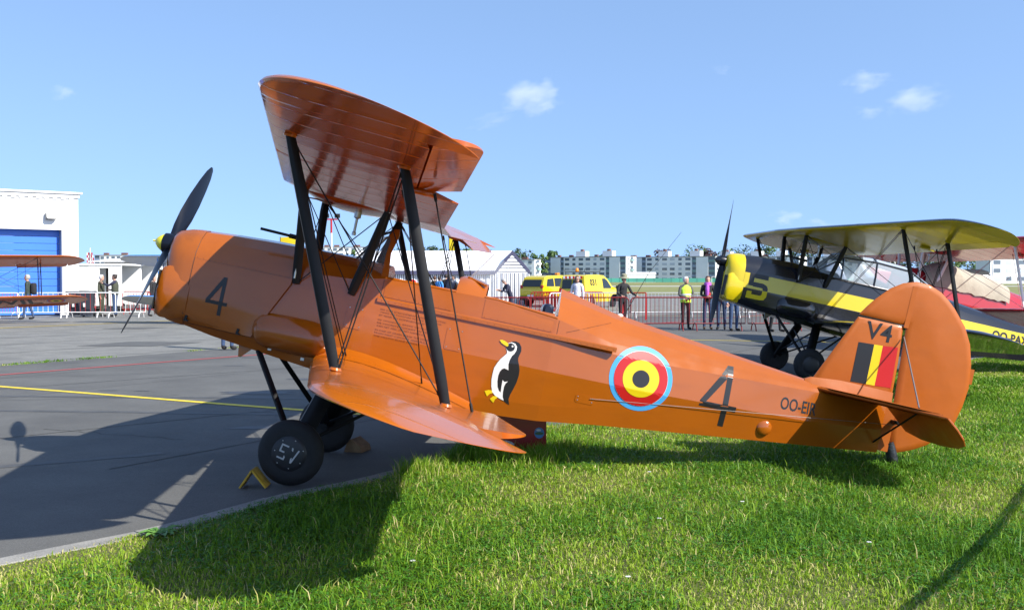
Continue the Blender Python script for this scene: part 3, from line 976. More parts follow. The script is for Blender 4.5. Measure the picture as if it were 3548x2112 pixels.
text_decal('registration', 'OO-EIR', 5.302, -.285, .105, print_black, .315, bold=.016)
finy = lambda x, z: .0225
text_decal('tail_letters', 'V4', 5.926, .447, .15, print_black, .225, finy, bold=.012)
decal('flag', [[(5.884, .06), (6.018, .065), (6.018, .408), (5.884, .402)]], print_black, plane, finy)
decal('flag', [[(6.018, .065), (6.092, .067), (6.092, .412), (6.018, .408)]], print_yellow, plane, finy)
decal('flag', [[(6.092, .067), (6.232, .075), (6.222, .424), (6.092, .412)]], print_red, plane, finy)
for k, s in enumerate(("EN CAS D'ACCIDENT CASSEZ LA VITRE", "TIREZ LA POIGNEE PEINTE EN JAUNE", "ET NOIR DU COMPARTIMENT AVANT")):
    text_decal('rescue_text', s, 1.902, -.165 - .024 * k, .013, stencil_m, .54 - .03 * k)
for k, s in enumerate(("BIJ ONGEVAL BREEK DE RUIT VAN", "DE VOORSTE COCKPIT EN TREK", "AAN HET GEEL ZWART HANDVAT")):
    text_decal('rescue_text', s, 1.898, -.252 - .024 * k, .013, stencil_m, .50 - .05 * k)
for k, s in enumerate(("IN CASE OF CRASH BREAK THE WINDOW", "FROM FIRST COCKPIT AND PULL", "THE YELLOW BLACK HANDLE")):
    text_decal('rescue_text', s, 1.892, -.335 - .024 * k, .013, stencil_m, .50 - .06 * k)
# penguin painted on the side; outline measured on the fuselage in millimetres-like units
def pg(pts):
    out = []
    for u, v in pts:
        a_, b_ = u - 350.0, v - 840.0
        out.append((2.977 + a_ * .00093 + b_ * .00020, -.455 + a_ * .00019 - b_ * .00093))
    return out
sil = [(395, 600), (410, 586), (435, 576), (465, 575), (495, 590), (512, 625), (510, 660), (495, 692), (485, 715), (483, 740), (490, 770), (495, 820), (488, 870), (470, 925), (440, 985), (415, 1030), (400, 1070), (405, 1120), (380, 1105), (360, 1087), (320, 1065), (280, 1040), (258, 1010), (250, 960), (252, 900), (262, 850), (275, 800), (300, 760), (330, 725), (360, 700), (385, 677), (386, 658), (380, 640), (388, 618)]
whi = [(388, 618), (392, 600), (405, 589), (430, 583), (460, 595), (474, 620), (470, 650), (452, 680), (430, 700), (410, 735), (400, 770), (400, 822), (388, 815), (365, 805), (345, 812), (325, 835), (312, 870), (305, 915), (306, 965), (318, 1000), (333, 1012), (340, 960), (350, 905), (365, 922), (396, 917), (374, 937), (362, 962), (352, 1010), (350, 1050), (358, 1083), (320, 1063), (282, 1038), (260, 1008), (253, 960), (255, 900), (265, 850), (278, 800), (303, 762), (332, 727), (362, 702), (388, 679), (389, 658), (382, 640)]
eye = [(420 + 36 * math.cos(a), 626 + 35 * math.sin(a)) for a in np.linspace(0, 2 * math.pi, 24, endpoint=False)]
emb = decal('penguin_emblem', [pg(sil)], print_black, plane, fy, 1)
decal('penguin_belly', [pg(whi)], print_white, emb, fy, 2).location = (0, 0, 0)
decal('penguin_face', [pg(eye)], print_black, emb, fy, 3)
decal('penguin_eye', [pg([(436 + 8 * math.cos(a), 617 + 9 * math.sin(a)) for a in np.linspace(0, 6.28, 12, endpoint=False)])], print_white, emb, fy, 4)
decal('penguin_beak', [pg([(327, 565), (345, 562), (372, 572), (396, 590), (402, 610), (390, 620), (365, 606), (340, 587)])], print_yellow, emb, fy, 4)
decal('penguin_foot', [pg([(195, 1000), (230, 992), (258, 995), (265, 1018), (240, 1025), (215, 1047), (207, 1030)])], print_yellow, emb, fy, 2)
decal('penguin_foot', [pg([(240, 1068), (268, 1045), (290, 1043), (307, 1057), (285, 1072), (270, 1102), (255, 1088)])], print_yellow, emb, fy, 2)
# letters on the wheel cover
def bx_(x0, x1, z0, z1): return [(x0, z0), (x1, z0), (x1, z1), (x0, z1)]
wv = [bx_(-.078, -.018, .046, .058), bx_(-.078, -.066, .006, .046), bx_(-.078, -.018, -.006, .006), bx_(-.030, -.018, -.046, -.006), bx_(-.078, -.018, -.058, -.046),
      [(.006, .055), (.018, .055), (.038, -.035), (.058, .055), (.07, .055), (.044, -.06), (.032, -.06)]]
ca, sa = math.cos(R(-12)), math.sin(R(-12))
hubc = (1.50, -1.377)
wy = lambda x, z: .76 + .15 * .575 + .002
def wl_(p): return [(hubc[0] + x * ca - z * sa, hubc[1] + x * sa + z * ca) for x, z in p]
for q in wv:
    decal('wheel_letter', [wl_(q)], mat('wheel_print', (.45, .45, .44), .5), plane, wy)
for k in range(7):
    a = k * 2 * math.pi / 7 + .4
    m = MB(); m.ellipsoid((hubc[0] + .112 * math.cos(a), -.76 - .082, hubc[1] + .112 * math.sin(a)), (.005, .004, .005), 8, 4); PP(m, 'wheel_screw', metal_m)
# ================================================================ ground
def sheet(name, poly, z, m, kind='structure'):
    mb = MB()
    mb.add([(x, y, z) for x, y in poly], [tuple(range(len(poly)))])
    o = mb.build(name, m, smooth=0)
    if o.data.polygons[0].normal.z < 0: o.data.flip_normals()
    return tag(o, kind=kind)

def ground_mat(name, c1, c2, scale, fine, rough=.85, c3=None, joints=None, bump=.3):
    m = bpy.data.materials.new(name); m.use_nodes = True
    nt = m.node_tree; b = nt.nodes['Principled BSDF']
    b.inputs['Roughness'].default_value = rough
    b.inputs['Specular IOR Level'].default_value = .3
    tc = nt.nodes.new('ShaderNodeTexCoord')
    def noise(s, d=4, r=.6):
        n = nt.nodes.new('ShaderNodeTexNoise'); n.inputs['Scale'].default_value = s; n.inputs['Detail'].default_value = d; n.inputs['Roughness'].default_value = r
        nt.links.new(tc.outputs['Object'], n.inputs['Vector']); return n
    def ramp(f, p0, p1, ca, cb):
        r = nt.nodes.new('ShaderNodeValToRGB'); r.color_ramp.elements[0].position = p0; r.color_ramp.elements[1].position = p1
        r.color_ramp.elements[0].color = (*ca, 1); r.color_ramp.elements[1].color = (*cb, 1)
        nt.links.new(f, r.inputs['Fac']); return r
    big = noise(scale, 6, .65); r1 = ramp(big.outputs['Fac'], .32, .68, c1, c2)
    fn = noise(fine, 2, .5); r2 = ramp(fn.outputs['Fac'], .25, .75, (.72, .72, .72), (1.28, 1.28, 1.28))
    mx = nt.nodes.new('ShaderNodeMixRGB'); mx.blend_type = 'MULTIPLY'; mx.inputs[0].default_value = 1.0
    nt.links.new(r1.outputs[0], mx.inputs[1]); nt.links.new(r2.outputs[0], mx.inputs[2])
    out = mx.outputs[0]
    if c3:
        st = noise(scale * .35, 5, .7); r3 = ramp(st.outputs['Fac'], .58, .66, (0, 0, 0), (1, 1, 1))
        m3 = nt.nodes.new('ShaderNodeMixRGB'); m3.inputs[2].default_value = (*c3, 1)
        k = nt.nodes.new('ShaderNodeMath'); k.operation = 'MULTIPLY'; k.inputs[1].default_value = .5
        nt.links.new(r3.outputs[0], k.inputs[0]); nt.links.new(k.outputs[0], m3.inputs[0]); nt.links.new(out, m3.inputs[1]); out = m3.outputs[0]
    nt.links.new(out, b.inputs['Base Color'])
    bp = nt.nodes.new('ShaderNodeBump'); bp.inputs['Strength'].default_value = bump; bp.inputs['Distance'].default_value = .01
    nt.links.new(fn.outputs['Fac'], bp.inputs['Height']); nt.links.new(bp.outputs[0], b.inputs['Normal'])
    return m
asphalt_m = ground_mat('asphalt', (.090, .089, .084), (.122, .121, .113), .9, 140, c3=(.080, .079, .076))
concrete_m = ground_mat('old_concrete', (.15, .148, .135), (.215, .21, .19), 1.2, 60, c3=(.12, .12, .112))
soil_m = ground_mat('lawn_soil', (.060, .085, .018), (.13, .13, .045), 2.2, 50)
field_m = ground_mat('airfield_grass', (.16, .18, .05), (.24, .22, .085), .03, 1.5, c3=(.12, .16, .045))
sheet('ground', [(-3000, -300), (3000, -300), (3000, 4500), (-3000, 4500)], -.012, field_m)
# directions of the paving: the joint between asphalt and concrete runs away to the right
def along(p, d, t): return (p[0] + d[0] * t, p[1] + d[1] * t)
bd = (2.39, 4.0); bl = math.hypot(*bd); bd = (bd[0] / bl, bd[1] / bl)
B0 = (-9.402, 18.779)
sheet('asphalt_apron', [along(B0, bd, -45), (80, -21), (80, 60), along(B0, bd, 75)], -.004, asphalt_m)
cb = (.10, 95)
sheet('concrete_apron', [along(B0, bd, -45), (80, -21), (200, -21), (200, 105), (-200, 105), (-200, -21)], -.008, concrete_m)
for k, (y0, y1) in enumerate(((205, 226),)):
    sheet('taxiway', [(-400, y0), (400, y0 + 8), (400, y1 + 8), (-400, y1)], -.006 , mat('pale_concrete', (.42, .41, .38), .8, var=.15, vscale=.1))
# kerb of concrete edging along the lawn
KERB = [(-6.5, 1.2), (-4.4, 3.9), (-2.897, 5.759), (-2.23, 6.537), (-1.66, 7.537), (-1.329, 7.919), (-.858, 8.60), (-.25, 9.62), (.392, 10.80), (1.6, 12.5), (4.2, 15.3), (7.0, 18.2), (9.6, 20.78), (16, 26.5), (40, 46)]
def smooth_line(pts, n=6):
    P_ = [Vector((*p, 0)) for p in pts]
    out = []
    for i in range(len(P_) - 1):
        p0, p1, p2, p3 = P_[max(0, i - 1)], P_[i], P_[i + 1], P_[min(len(P_) - 1, i + 2)]
        for k in range(n):
            t = k / n
            out.append(.5 * ((2 * p1) + (p2 - p0) * t + (2 * p0 - 5 * p1 + 4 * p2 - p3) * t * t + (3 * p1 - p0 - 3 * p2 + p3) * t ** 3))
    out.append(P_[-1])
    return out
KL = smooth_line(KERB, 5)
def offs(line, d):
    out = []
    for i, p in enumerate(line):
        t = (line[min(i + 1, len(line) - 1)] - line[max(i - 1, 0)]).normalized()
        out.append(p + Vector((t.y, -t.x, 0)) * d)
    return out
kerb_m = ground_mat('kerb_concrete', (.20, .195, .18), (.29, .28, .255), 3.0, 90)
kroot = empty('kerb', (0, 0, 0)); tag(kroot, kind='structure')
# edging laid as one-metre stones
dist = 0; seg = [KL[0]]
stones = []
for a, b in zip(KL, KL[1:]):
    L = (b - a).length
    n = max(1, round(L / .2))
    for k in range(1, n + 1):
        seg.append(a.lerp(b, k / n)); dist += L / n
        if dist >= 1.0:
            stones.append(seg); seg = [seg[-1]]; dist = 0
for st in stones:
    if st[0].y > 22 or st[0].y < 4.2: continue
    st = list(st); d_ = (st[-1] - st[0]).normalized(); st[0] = st[0] + d_ * .004; st[-1] = st[-1] - d_ * .004
    L0, L1 = offs(st, -.06), offs(st, .105)
    z = .012 + random.uniform(-.003, .004)
    rg = []
    for a, b in zip(L0, L1):
        rg.append([Vector((a.x, a.y, -.08)), Vector((a.x, a.y, z - .008)), a.lerp(b, .08) + Vector((0, 0, z)), a.lerp(b, .92) + Vector((0, 0, z)), Vector((b.x, b.y, z - .008)), Vector((b.x, b.y, -.08))])
    MB().loft(rg).build('kerb_stone', kerb_m, kroot, smooth=25)
lawn_edge = offs(KL, .10)
sheet('lawn', [(p.x, p.y) for p in lawn_edge] + [(60, 46), (60, -10), (-6, -10)], .004, soil_m)
# painted lines
def stripe(name, pts, w, m, z=.002):
    L = [Vector((p[0], p[1], 0)) for p in pts]
    a, b = offs(L, -w / 2), offs(L, w / 2)
    mb = MB(); n = len(L)
    mb.add([(p.x, p.y, z) for p in a] + [(p.x, p.y, z) for p in b], [(i, i + 1, n + i + 1, n + i) for i in range(n - 1)])
    o = mb.build(name, m, smooth=0)
    for f in o.data.polygons:
        if f.normal.z < 0: o.data.flip_normals(); break
    return tag(o, kind='structure')
yl_m = mat('yellow_line_paint', (.66, .50, .03), .7, var=.22, vscale=14, detail=6)
rl_m = mat('red_line_paint', (.42, .055, .05), .7, var=.25, vscale=14, detail=6)
ol_m = mat('worn_yellow_paint', (.42, .32, .08), .8, var=.3, vscale=9)
stripe('yellow_line', smooth_line([(-16, 19.5), (-7.612, 15.197), (-2.536, 12.451), (.719, 10.93), (1.7, 10.5)], 4), .125, yl_m)
stripe('red_line', [(-11.5, 12.75), (-8.527, 17.027), (-5.42, 21.488), (4.9, 36.3), (12, 46.5)], .11, rl_m)
stripe('yellow_line', smooth_line([(2.2, 27.4), (3.99, 26.9), (6.86, 26.2), (12, 24.5), (20, 21.5)], 4), .11, yl_m)
for d in (0, .35):
    stripe('yellow_line', [(-24, 22.5 + d), (-16.6, 33.2 + d), (-12.96, 39.1 + d), (-6, 50 + d)], .14, ol_m, z=-.002)
for y in (44, 52, 61):
    stripe('yellow_line', [(-2, y + 1.5), (30, y - 3)], .16, ol_m, z=-.002)
# dark stains, tar patches and slab joints on the concrete
tar_m = mat('tar_joint', (.07, .07, .066), .9, var=.2, vscale=8)
for k in range(-3, 14):
    p = along(B0, bd, 0); n_ = (-bd[1], bd[0])
    q = (B0[0] + n_[0] * (2.6 * k + 3), B0[1] + n_[1] * (2.6 * k + 3))
    stripe('slab_joint', [along(q, bd, -30), along(q, bd, 70)], .035, tar_m, z=-.003)
patch_m = mat('tar_patch', (.085, .085, .08), .9, var=.15, vscale=3)
for c, w, h in (((-9.1, 25.2), 2.6, 1.9), ((-12.2, 33.2), 1.8, 1.2), ((2.5, 40.5), 2, 2)):
    pts = [(c[0] + (u * w * .5), c[1] + (v * h * .5)) for u, v in ((-1, -.8), (.4, -1), (1, .7), (-.5, 1))]
    sheet('tar_patch', pts, -.0025, patch_m)
for i in range(26):
    x, y = random.uniform(-9, 4), random.uniform(10.6, 21)
    if x > -8.4 + (y - 10) * .9 + 6: continue
    a = random.uniform(-.35, .1); L_ = random.uniform(.1, .5)
    sheet('oil_stain', [(x + math.cos(t) * L_ * (1 + .25 * math.sin(3 * t + i)), y + math.sin(t) * L_ * .32 * (1 + .2 * math.cos(2 * t))) for t in np.linspace(0, 6.28, 14, endpoint=False)], -.0015 + i * .00004, mat('oil_stain', (.055, .056, .06), .6, var=.2, vscale=5))

# joints, cracks and tyre marks on the asphalt
crack_m = mat('asphalt_crack', (.045, .045, .043), .95, var=.2, vscale=6)
mark_m = mat('tyre_mark', (.070, .070, .068), .7, var=.25, vscale=3)
def wobble(a, b, n, amp, seed):
    r_ = random.Random(seed); d = (b[0] - a[0], b[1] - a[1]); L = math.hypot(*d); nx, ny = -d[1] / L, d[0] / L
    return [(a[0] + d[0] * k / n + nx * r_.uniform(-amp, amp), a[1] + d[1] * k / n + ny * r_.uniform(-amp, amp)) for k in range(n + 1)]
stripe('asphalt_joint', wobble((-9.5, 5.9), (-2.2, 13.2), 40, .008, 1), .022, crack_m, z=-.0012)
stripe('asphalt_joint', wobble((-13.0, 9.2), (-1.0, 21.4), 50, .008, 2), .022, crack_m, z=-.0012)
stripe('asphalt_joint', wobble((-3.4, 8.6), (6.5, 25.0), 40, .008, 3), .020, crack_m, z=-.0012)
for k, (a, b) in enumerate((((-7.2, 13.3), (-4.6, 14.1)), ((-5.0, 10.9), (-3.3, 10.2)), ((-8.6, 16.4), (-5.0, 17.6)), ((-3.2, 16.0), (-.8, 18.0)), ((3.0, 19.5), (6.0, 22.0)))):
    stripe('asphalt_crack', wobble(a, b, 22, .05, 10 + k), .012, crack_m, z=-.0011)
for k, (a, b) in enumerate((((-11, 14.2), (-1.5, 13.6)), ((-10.5, 12.9), (-2, 12.0)), ((-1, 20), (9, 22)), ((-6.5, 7.4), (-3.2, 9.4)))):
    stripe('tyre_mark', wobble(a, b, 16, .03, 30 + k), .14, mark_m, z=-.0013)
# ================================================================ the other aircraft
def place(x, y, yaw):
    return Matrix.Translation((x, y, 0)) @ Matrix.Rotation(R(yaw), 4, 'Z') @ Matrix.Rotation(BP_PITCH, 4, 'Y')
def band_paint(name, c1, c2, z0, z1, rough=.2):
    """c1 paint with a band of c2 between two heights of the airframe"""
    m = bpy.data.materials.new(name); m.use_nodes = True
    nt = m.node_tree; b = nt.nodes['Principled BSDF']
    b.inputs['Roughness'].default_value = rough; b.inputs['Coat Weight'].default_value = .3
    tc = nt.nodes.new('ShaderNodeTexCoord'); sx = nt.nodes.new('ShaderNodeSeparateXYZ')
    nt.links.new(tc.outputs['Object'], sx.inputs[0])
    def cmp(op, v):
        n = nt.nodes.new('ShaderNodeMath'); n.operation = op; nt.links.new(sx.outputs['Z'], n.inputs[0]); n.inputs[1].default_value = v; return n
    a, d = cmp('GREATER_THAN', z0 - BP_OFF.z), cmp('LESS_THAN', z1 - BP_OFF.z)
    mu = nt.nodes.new('ShaderNodeMath'); mu.operation = 'MULTIPLY'
    nt.links.new(a.outputs[0], mu.inputs[0]); nt.links.new(d.outputs[0], mu.inputs[1])
    mx = nt.nodes.new('ShaderNodeMixRGB'); mx.inputs[1].default_value = (*c1, 1); mx.inputs[2].default_value = (*c2, 1)
    nt.links.new(mu.outputs[0], mx.inputs[0]); nt.links.new(mx.outputs[0], b.inputs['Base Color'])
    return m
YEL = (.60, .46, .006)
BLK = (.012, .012, .016)
yel_p = mat('gloss_yellow', YEL, .2, coat=.4, var=.04, vscale=2)
blk_p = mat('gloss_black', BLK, .15, coat=.5)
S5 = dict(S1)
bp_ = band_paint('black_with_yellow_band', BLK, YEL, -.36, -.115)
S5.update(body=bp_, nose=yel_p, panel=bp_, low=blk_p, wing_top=rib_paint('black_wing_top', BLK, .2), wing_bot=rib_paint('yellow_wing_underside', (.55, .42, .005), .25, coat=.2),
          tail=blk_p, prop=S1['prop'], spin=blk_p, two=True, low_bot=rib_paint('black_wing_underside', (.02, .022, .012), .12))
p5 = make_biplane(S5, place(4.62, 16.95, 6.5) @ Matrix.Rotation(R(1.0), 4, 'X'), prop=R(6), sense=1, ail=R(2), elev=R(14))
tag(p5, 'black biplane number 5 with a yellow band and glazed canopy behind the orange tail', 'biplane')
def P5(mb, name, m, parent=None, smooth=35): return mb.build(name, m, parent or p5, smooth=smooth, off=BP_OFF)
# canopy of number 5
can_g = glass_mat('canopy_glass', (.75, .85, .95), alpha=.34)
prof = [(1.52, .22, .18, .21), (1.88, .37, .32, .52), (2.45, .38, .33, .56), (3.05, .37, .31, .54), (3.70, .30, .20, .26)]   # x, half width low, half width high, roof
def can_ring(p):
    x, wl, wh, zt = p
    return [Vector((x, -wl, .09)), Vector((x, -wl * .98, .26 if zt > .35 else .15)), Vector((x, -wh, zt - .07)), Vector((x, -wh * .5, zt)), Vector((x, wh * .5, zt)), Vector((x, wh, zt - .07)), Vector((x, wl * .98, .26 if zt > .35 else .15)), Vector((x, wl, .09))]
rings = [can_ring(p) for p in prof]
for i in range(4):
    m = MB(); m.loft([rings[i], rings[i + 1]], closed=False)
    P5(m, 'canopy_pane', can_g, smooth=20)
for rg in rings:
    m = MB(); m.tube(rg, .016, n=6); P5(m, 'canopy_frame', blk_p)
for j in (0, 2, 5, 7):
    m = MB(); m.tube([rg[j] for rg in rings], .016, n=6); P5(m, 'canopy_frame', mat('canopy_rail', (.10, .10, .11), .25, metal=.6))
five = [[(0, 1), (.92, 1), (.92, .82), (0, .82)], [(0, .82), (.24, .82), (.24, .50), (0, .50)], [(.24, .66), (.72, .66), (.70, .48), (.24, .48)], [(.72, .66), (.90, .60), (.98, .50), (.98, .385), (.74, .385), (.74, .44), (.70, .48)],
        [(.74, .38), (.98, .38), (.98, .16), (.88, .03), (.68, 0), (.66, .17), (.74, .22)], [(0, 0), (.68, 0), (.66, .17), (0, .17)], [(0, .17), (.24, .17), (.24, .28), (0, .28)]]
def map5(poly, x, z, w, h): return [(x + u * w, z + v * h) for u, v in poly]
py5 = lambda x, z: py(x, z)
ztop = -.20; zz = -.515; H5 = .41
for poly in five:
    q = map5(poly, .40, zz, .33, H5)
    decal('number_five', [q], print_black if min(v for _, v in poly) > .383 else yel_p, p5, py5, 1)
text_decal('registration', 'OO-PAX', 4.72, -.31, .15, print_black, .72, bold=.04, parent=p5)
SR = dict(S1)
red_p = mat('gloss_red', (.36, .014, .02), .22, coat=.4, var=.06, vscale=2)
wht_p = mat('gloss_white', (.75, .74, .72), .3, coat=.2)
SR.update(body=red_p, nose=red_p, panel=red_p, low=red_p, wing_top=rib_paint('red_wing_top', (.36, .014, .02), .25), wing_bot=rib_paint('red_wing_underside', (.42, .045, .05), .22), tail=red_p, strut=wht_p, wire=mat('pale_wire', (.45, .30, .28), .4), prop=wht_p, spin=wht_p)
pr = make_biplane(SR, place(9.0, 23.2, 12.0), prop=R(60), ail=R(3), elev=R(10))
tag(pr, 'red biplane with white struts and a beige cover over its cockpits', 'biplane')
m = MB(); rg = []
rnd = random.Random(3)
for i, x in enumerate(np.linspace(1.35, 3.55, 23)):
    ztop_ = float(np.interp(x, [1.35, 1.6, 1.95, 2.3, 2.7, 3.0, 3.35, 3.55], [.24, .36, .52, .45, .40, .42, .34, .29])) + rnd.uniform(-.008, .008)
    rr = []
    for k, a in enumerate(np.linspace(-1, 1, 19)):
        zz_ = ztop_ - (ztop_ + .10) * abs(a) ** 2.2 - (.03 * rnd.random() if abs(a) > .9 else 0)
        yy = .415 * math.sin(a * math.pi / 2) * (1 + .02 * math.sin(i * 1.9 + k))
        rr.append(Vector((x, yy, zz_ + .010 * math.sin(i * 1.3 + k * .9))))
    rg.append(rr)
m.loft(rg, closed=False)
o = m.build('cockpit_cover', mat('canvas_beige', (.34, .30, .235), .85, var=.1, vscale=4, bump=.5, bscale=5, bdist=.05), None, smooth=60, off=BP_OFF)
o.matrix_world = place(9.0, 23.2, 12.0)
tag(o, 'wrinkled beige canvas cover draped over the cockpits of the red biplane', 'cover')
SO = dict(S1)
po = make_biplane(SO, place(-19.5, 35.2, 106), prop=R(70), ail=R(-7), elev=R(10))
tag(po, 'orange biplane facing the camera in front of the blue hangar door', 'biplane')
def under_wing(name, tri, m, root, lay=1):
    mb = MB()
    vs = []
    for u, v in tri[0]:                          # u outwards along the port wing, v forwards
        y = -u
        le, te, z, base, c = plan(WL_, y)
        x = te - .30 - v
        p = wpt(WL_, y, (x - le) / (te - le), False); p.z -= .003 * lay
        vs.append(p)
    mb.add(vs, tri[1])
    return mb.build(name, m, root, smooth=0, off=BP_OFF)
v, f = text_mesh('WIL', .62, .02)
w_ = max(p[0] for p in v)
under_wing('registration', ([(1.15 + a * 1.75 / w_, b) for a, b in v], f), print_black, po)
for k, (r_, m_) in enumerate(((.31, print_blue), (.28, print_red), (.19, print_yellow), (.09, print_black))):
    c_ = [(3.38 + r_ * math.cos(t), .31 + r_ * math.sin(t)) for t in np.linspace(0, 2 * math.pi, 32, endpoint=False)]
    under_wing('roundel_ring', (c_, [tuple(range(32))]), m_, po, 1 + k)
SB = dict(S1)
blu_p = mat('gloss_blue', (.03, .20, .55), .25, coat=.3)
gw_p = rib_paint('offwhite_wing_underside', (.62, .62, .60), .3)
SB.update(body=wht_p, nose=blu_p, panel=wht_p, low=wht_p, wing_top=rib_paint('blue_wing_top', (.03, .20, .55), .25), wing_bot=gw_p, tail=blu_p, strut=blu_p, prop=S1['prop'], spin=blu_p)
pb = make_biplane(SB, place(-9.55, 35.5, 90), prop=R(70), ail=R(2), elev=R(10))
tag(pb, 'blue and white biplane facing the camera behind the orange nose and propeller', 'biplane')

# silver low-wing aeroplane in the distance, nose to the right
sil = mat('bare_aluminium', (.62, .63, .66), .28, metal=.85)
sv = empty('light_aeroplane', (20.6, 46.0, 0), 0)
tag(sv, 'silver aeroplane with black anti-glare nose beyond the red biplane', 'aeroplane')
def oval(x, zc, w, h, n=20): return [Vector((x, w * math.cos(a), zc + h * math.sin(a))) for a in np.linspace(0, 2 * math.pi, n, endpoint=False)]
m = MB(); m.loft([oval(-6.2, 1.1, .08, .15), oval(-4.5, 1.15, .25, .34), oval(-2.5, 1.25, .45, .55), oval(-1.4, 1.35, .52, .62), oval(-.3, 1.42, .54, .60), oval(.5, 1.45, .52, .55), oval(.75, 1.45, .44, .46), oval(.82, 1.45, .25, .26)])
m.build('fuselage', sil, sv, smooth=50)
m = MB(); rg = []
for x, zc, w, h in ((-1.3, 1.35, .53, .63), (-.3, 1.42, .55, .61), (.5, 1.45, .53, .56), (.7, 1.45, .47, .49)):
    rg.append([Vector((x, w * math.cos(a), zc + h * math.sin(a) + .004)) for a in np.linspace(R(35), R(145), 9)])
m.loft(rg, closed=False); m.build('anti_glare_panel', mat('matt_black', (.01, .01, .01), .7), sv, smooth=50)
m = MB(); m.loft([oval(-2.9, 1.75, .1, .1), oval(-2.4, 1.85, .32, .3), oval(-1.8, 1.9, .36, .36), oval(-1.3, 1.85, .3, .2)]); m.build('canopy', can_g, sv, smooth=50)
m = MB(); 
for s in (-1, 1):
    m = MB(); m.loft([[Vector((-1.6 + c, s * .4, .95 + t)) for c, t in ((-.8, 0), (0, .1), (.8, 0), (0, -.08))], [Vector((-1.6 + c, s * 4.4, 1.2 + t)) for c, t in ((-.5, 0), (0, .05), (.5, 0), (0, -.04))]]); m.build('wing', sil, sv, smooth=40)
    m = MB(); m.loft([[Vector((-5.9 + c, s * .05, 1.2 + t)) for c, t in ((-.4, 0), (0, .04), (.4, 0), (0, -.04))], [Vector((-5.9 + c, s * 1.6, 1.25 + t)) for c, t in ((-.25, 0), (0, .03), (.25, 0), (0, -.03))]]); m.build('tailplane', sil, sv, smooth=40)
    m = MB(); m.tube([(-.9, s * .9, .98), (-.75, s * 1.1, .3)], .05); m.build('gear_leg', sil, sv)
    m = MB(); m.lathe([(.1, -.08), (.28, -.07), (.3, 0), (.28, .07), (.1, .08)], c=(-.72, s * 1.15, .3), axis='Y'); m.build('wheel', tyre_m, sv)
m = plate([(-6.4, 1.1), (-5.4, 1.2), (-5.9, 2.3), (-6.5, 2.3)], .08, .05); m.build('fin', sil, sv)
pr_ = MB()
for s in (-1, 1):
    pr_.loft([[Vector((.95 + q * .03, q * w, 1.45 + s * r)) for q in (-1, 1)] + [Vector((.99 + q * .03, -q * -w, 1.45 + s * r)) for q in (1, -1)] for r, w in ((.08, .05), (.4, .10), (.8, .09), (1.05, .03))])
o = pr_.build('propeller', wht_p, sv)
MB().lathe([(.16, .82), (.14, .92), (.08, 1.05), (.01, 1.1)], c=(0, 0, 1.45), axis='X').build('spinner', wht_p, o)
# ================================================================ buildings and tents
white_wall = mat('white_cladding', (.74, .74, .72), .5, var=.03, vscale=.6)
blue_door = mat('blue_roller_door', (.035, .16, .62), .4, var=.06, vscale=.8)
grey_lamp = mat('lamp_grey', (.25, .25, .24), .5)
hg = empty('hangar', (-19.1, 45.2, 0), math.atan2(2.0, 2.5) - R(6))
# local x runs along the wall to the left (negative), y into the building
hg.rotation_euler = (0, 0, R(36.0))
tag(hg, 'white hangar with a large blue sectional door', 'hangar')
HW, HH, DW, DH = 20.0, 5.30, 12.0, 3.72
MB().box((-.31, .25, HH / 2), (.62, .5, HH)).build('wall', white_wall, hg)
MB().box((-.62 - DW / 2, .25, (HH + DH) / 2), (DW, .5, HH - DH)).build('wall', white_wall, hg)
MB().box((-.62 - DW - 4, .25, HH / 2), (8, .5, HH)).build('wall', white_wall, hg)
MB().box((-.25, 6.2, HH / 2), (.5, 11.4, HH)).build('wall', white_wall, hg)
MB().box((-10, 6.25, HH + .04), (20.3, 12.8, .08)).build('roof', white_wall, hg)
MB().box((-10, -.03, HH - .06), (20.1, .08, .22)).build('fascia', white_wall, hg)
for k in range(60):
    MB().box((-.3 - k * .33, -.025, HH - .215), (.17, .05, .07)).build('fascia_corrugation', white_wall, hg) if k < 24 else None
for k in range(12):
    z0 = .03 + k * DH / 12
    m = MB(); m.rbox((-.62 - DW / 2, .42, z0 + DH / 24), (DW, .06, DH / 12 - .012), .02); m.build('door_panel', blue_door, hg, smooth=30)
MB().box((-.66, .2, DH / 2), (.08, .4, DH)).build('door_frame', mat('grey_frame', (.35, .36, .38), .5), hg)
lp = MB(); lp.box((0, 0, 0), (.42, .26, .28), Matrix.Rotation(R(-20), 3, 'X'))
o = lp.build('wall_lamp', grey_lamp, hg, loc=(-1.15, -.16, HH - .98))
MB().box((0, -.135, -.03), (.34, .02, .2), Matrix.Rotation(R(-20), 3, 'X')).build('lamp_glass', mat('lamp_glass', (.5, .5, .48), .3), o)
MB().box((-.35, -.03, .22), (.9, .04, .44)).build('plinth', mat('plinth_grey', (.4, .4, .4), .7), hg)

# white office trailer with open door
trailer_m = mat('trailer_white', (.78, .78, .76), .45, var=.03, vscale=1)
tr = empty('office_trailer', (-20.65, 50.0, 0), R(-2)); tag(tr, 'white office trailer with an open dark doorway beside the hangar', 'trailer')
def panel(mb, x0, x1, z0, z1, y=0, t=.06): mb.box(((x0 + x1) / 2, y + t / 2, (z0 + z1) / 2), (x1 - x0, t, z1 - z0)); return mb
m = MB()
panel(m, 0, .52, .28, 2.25); panel(m, .98, 1.62, .28, 2.25); panel(m, .52, .98, 2.12, 2.25)
m.build('wall', trailer_m, tr)
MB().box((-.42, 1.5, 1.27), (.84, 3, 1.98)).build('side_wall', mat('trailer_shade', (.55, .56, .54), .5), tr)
MB().box((.4, 2.5, 1.27), (2.4, .06, 1.98)).build('rear_wall', trailer_m, tr)
MB().box((.40, 1.3, 2.29), (2.5, 2.7, .08)).build('roof', trailer_m, tr)
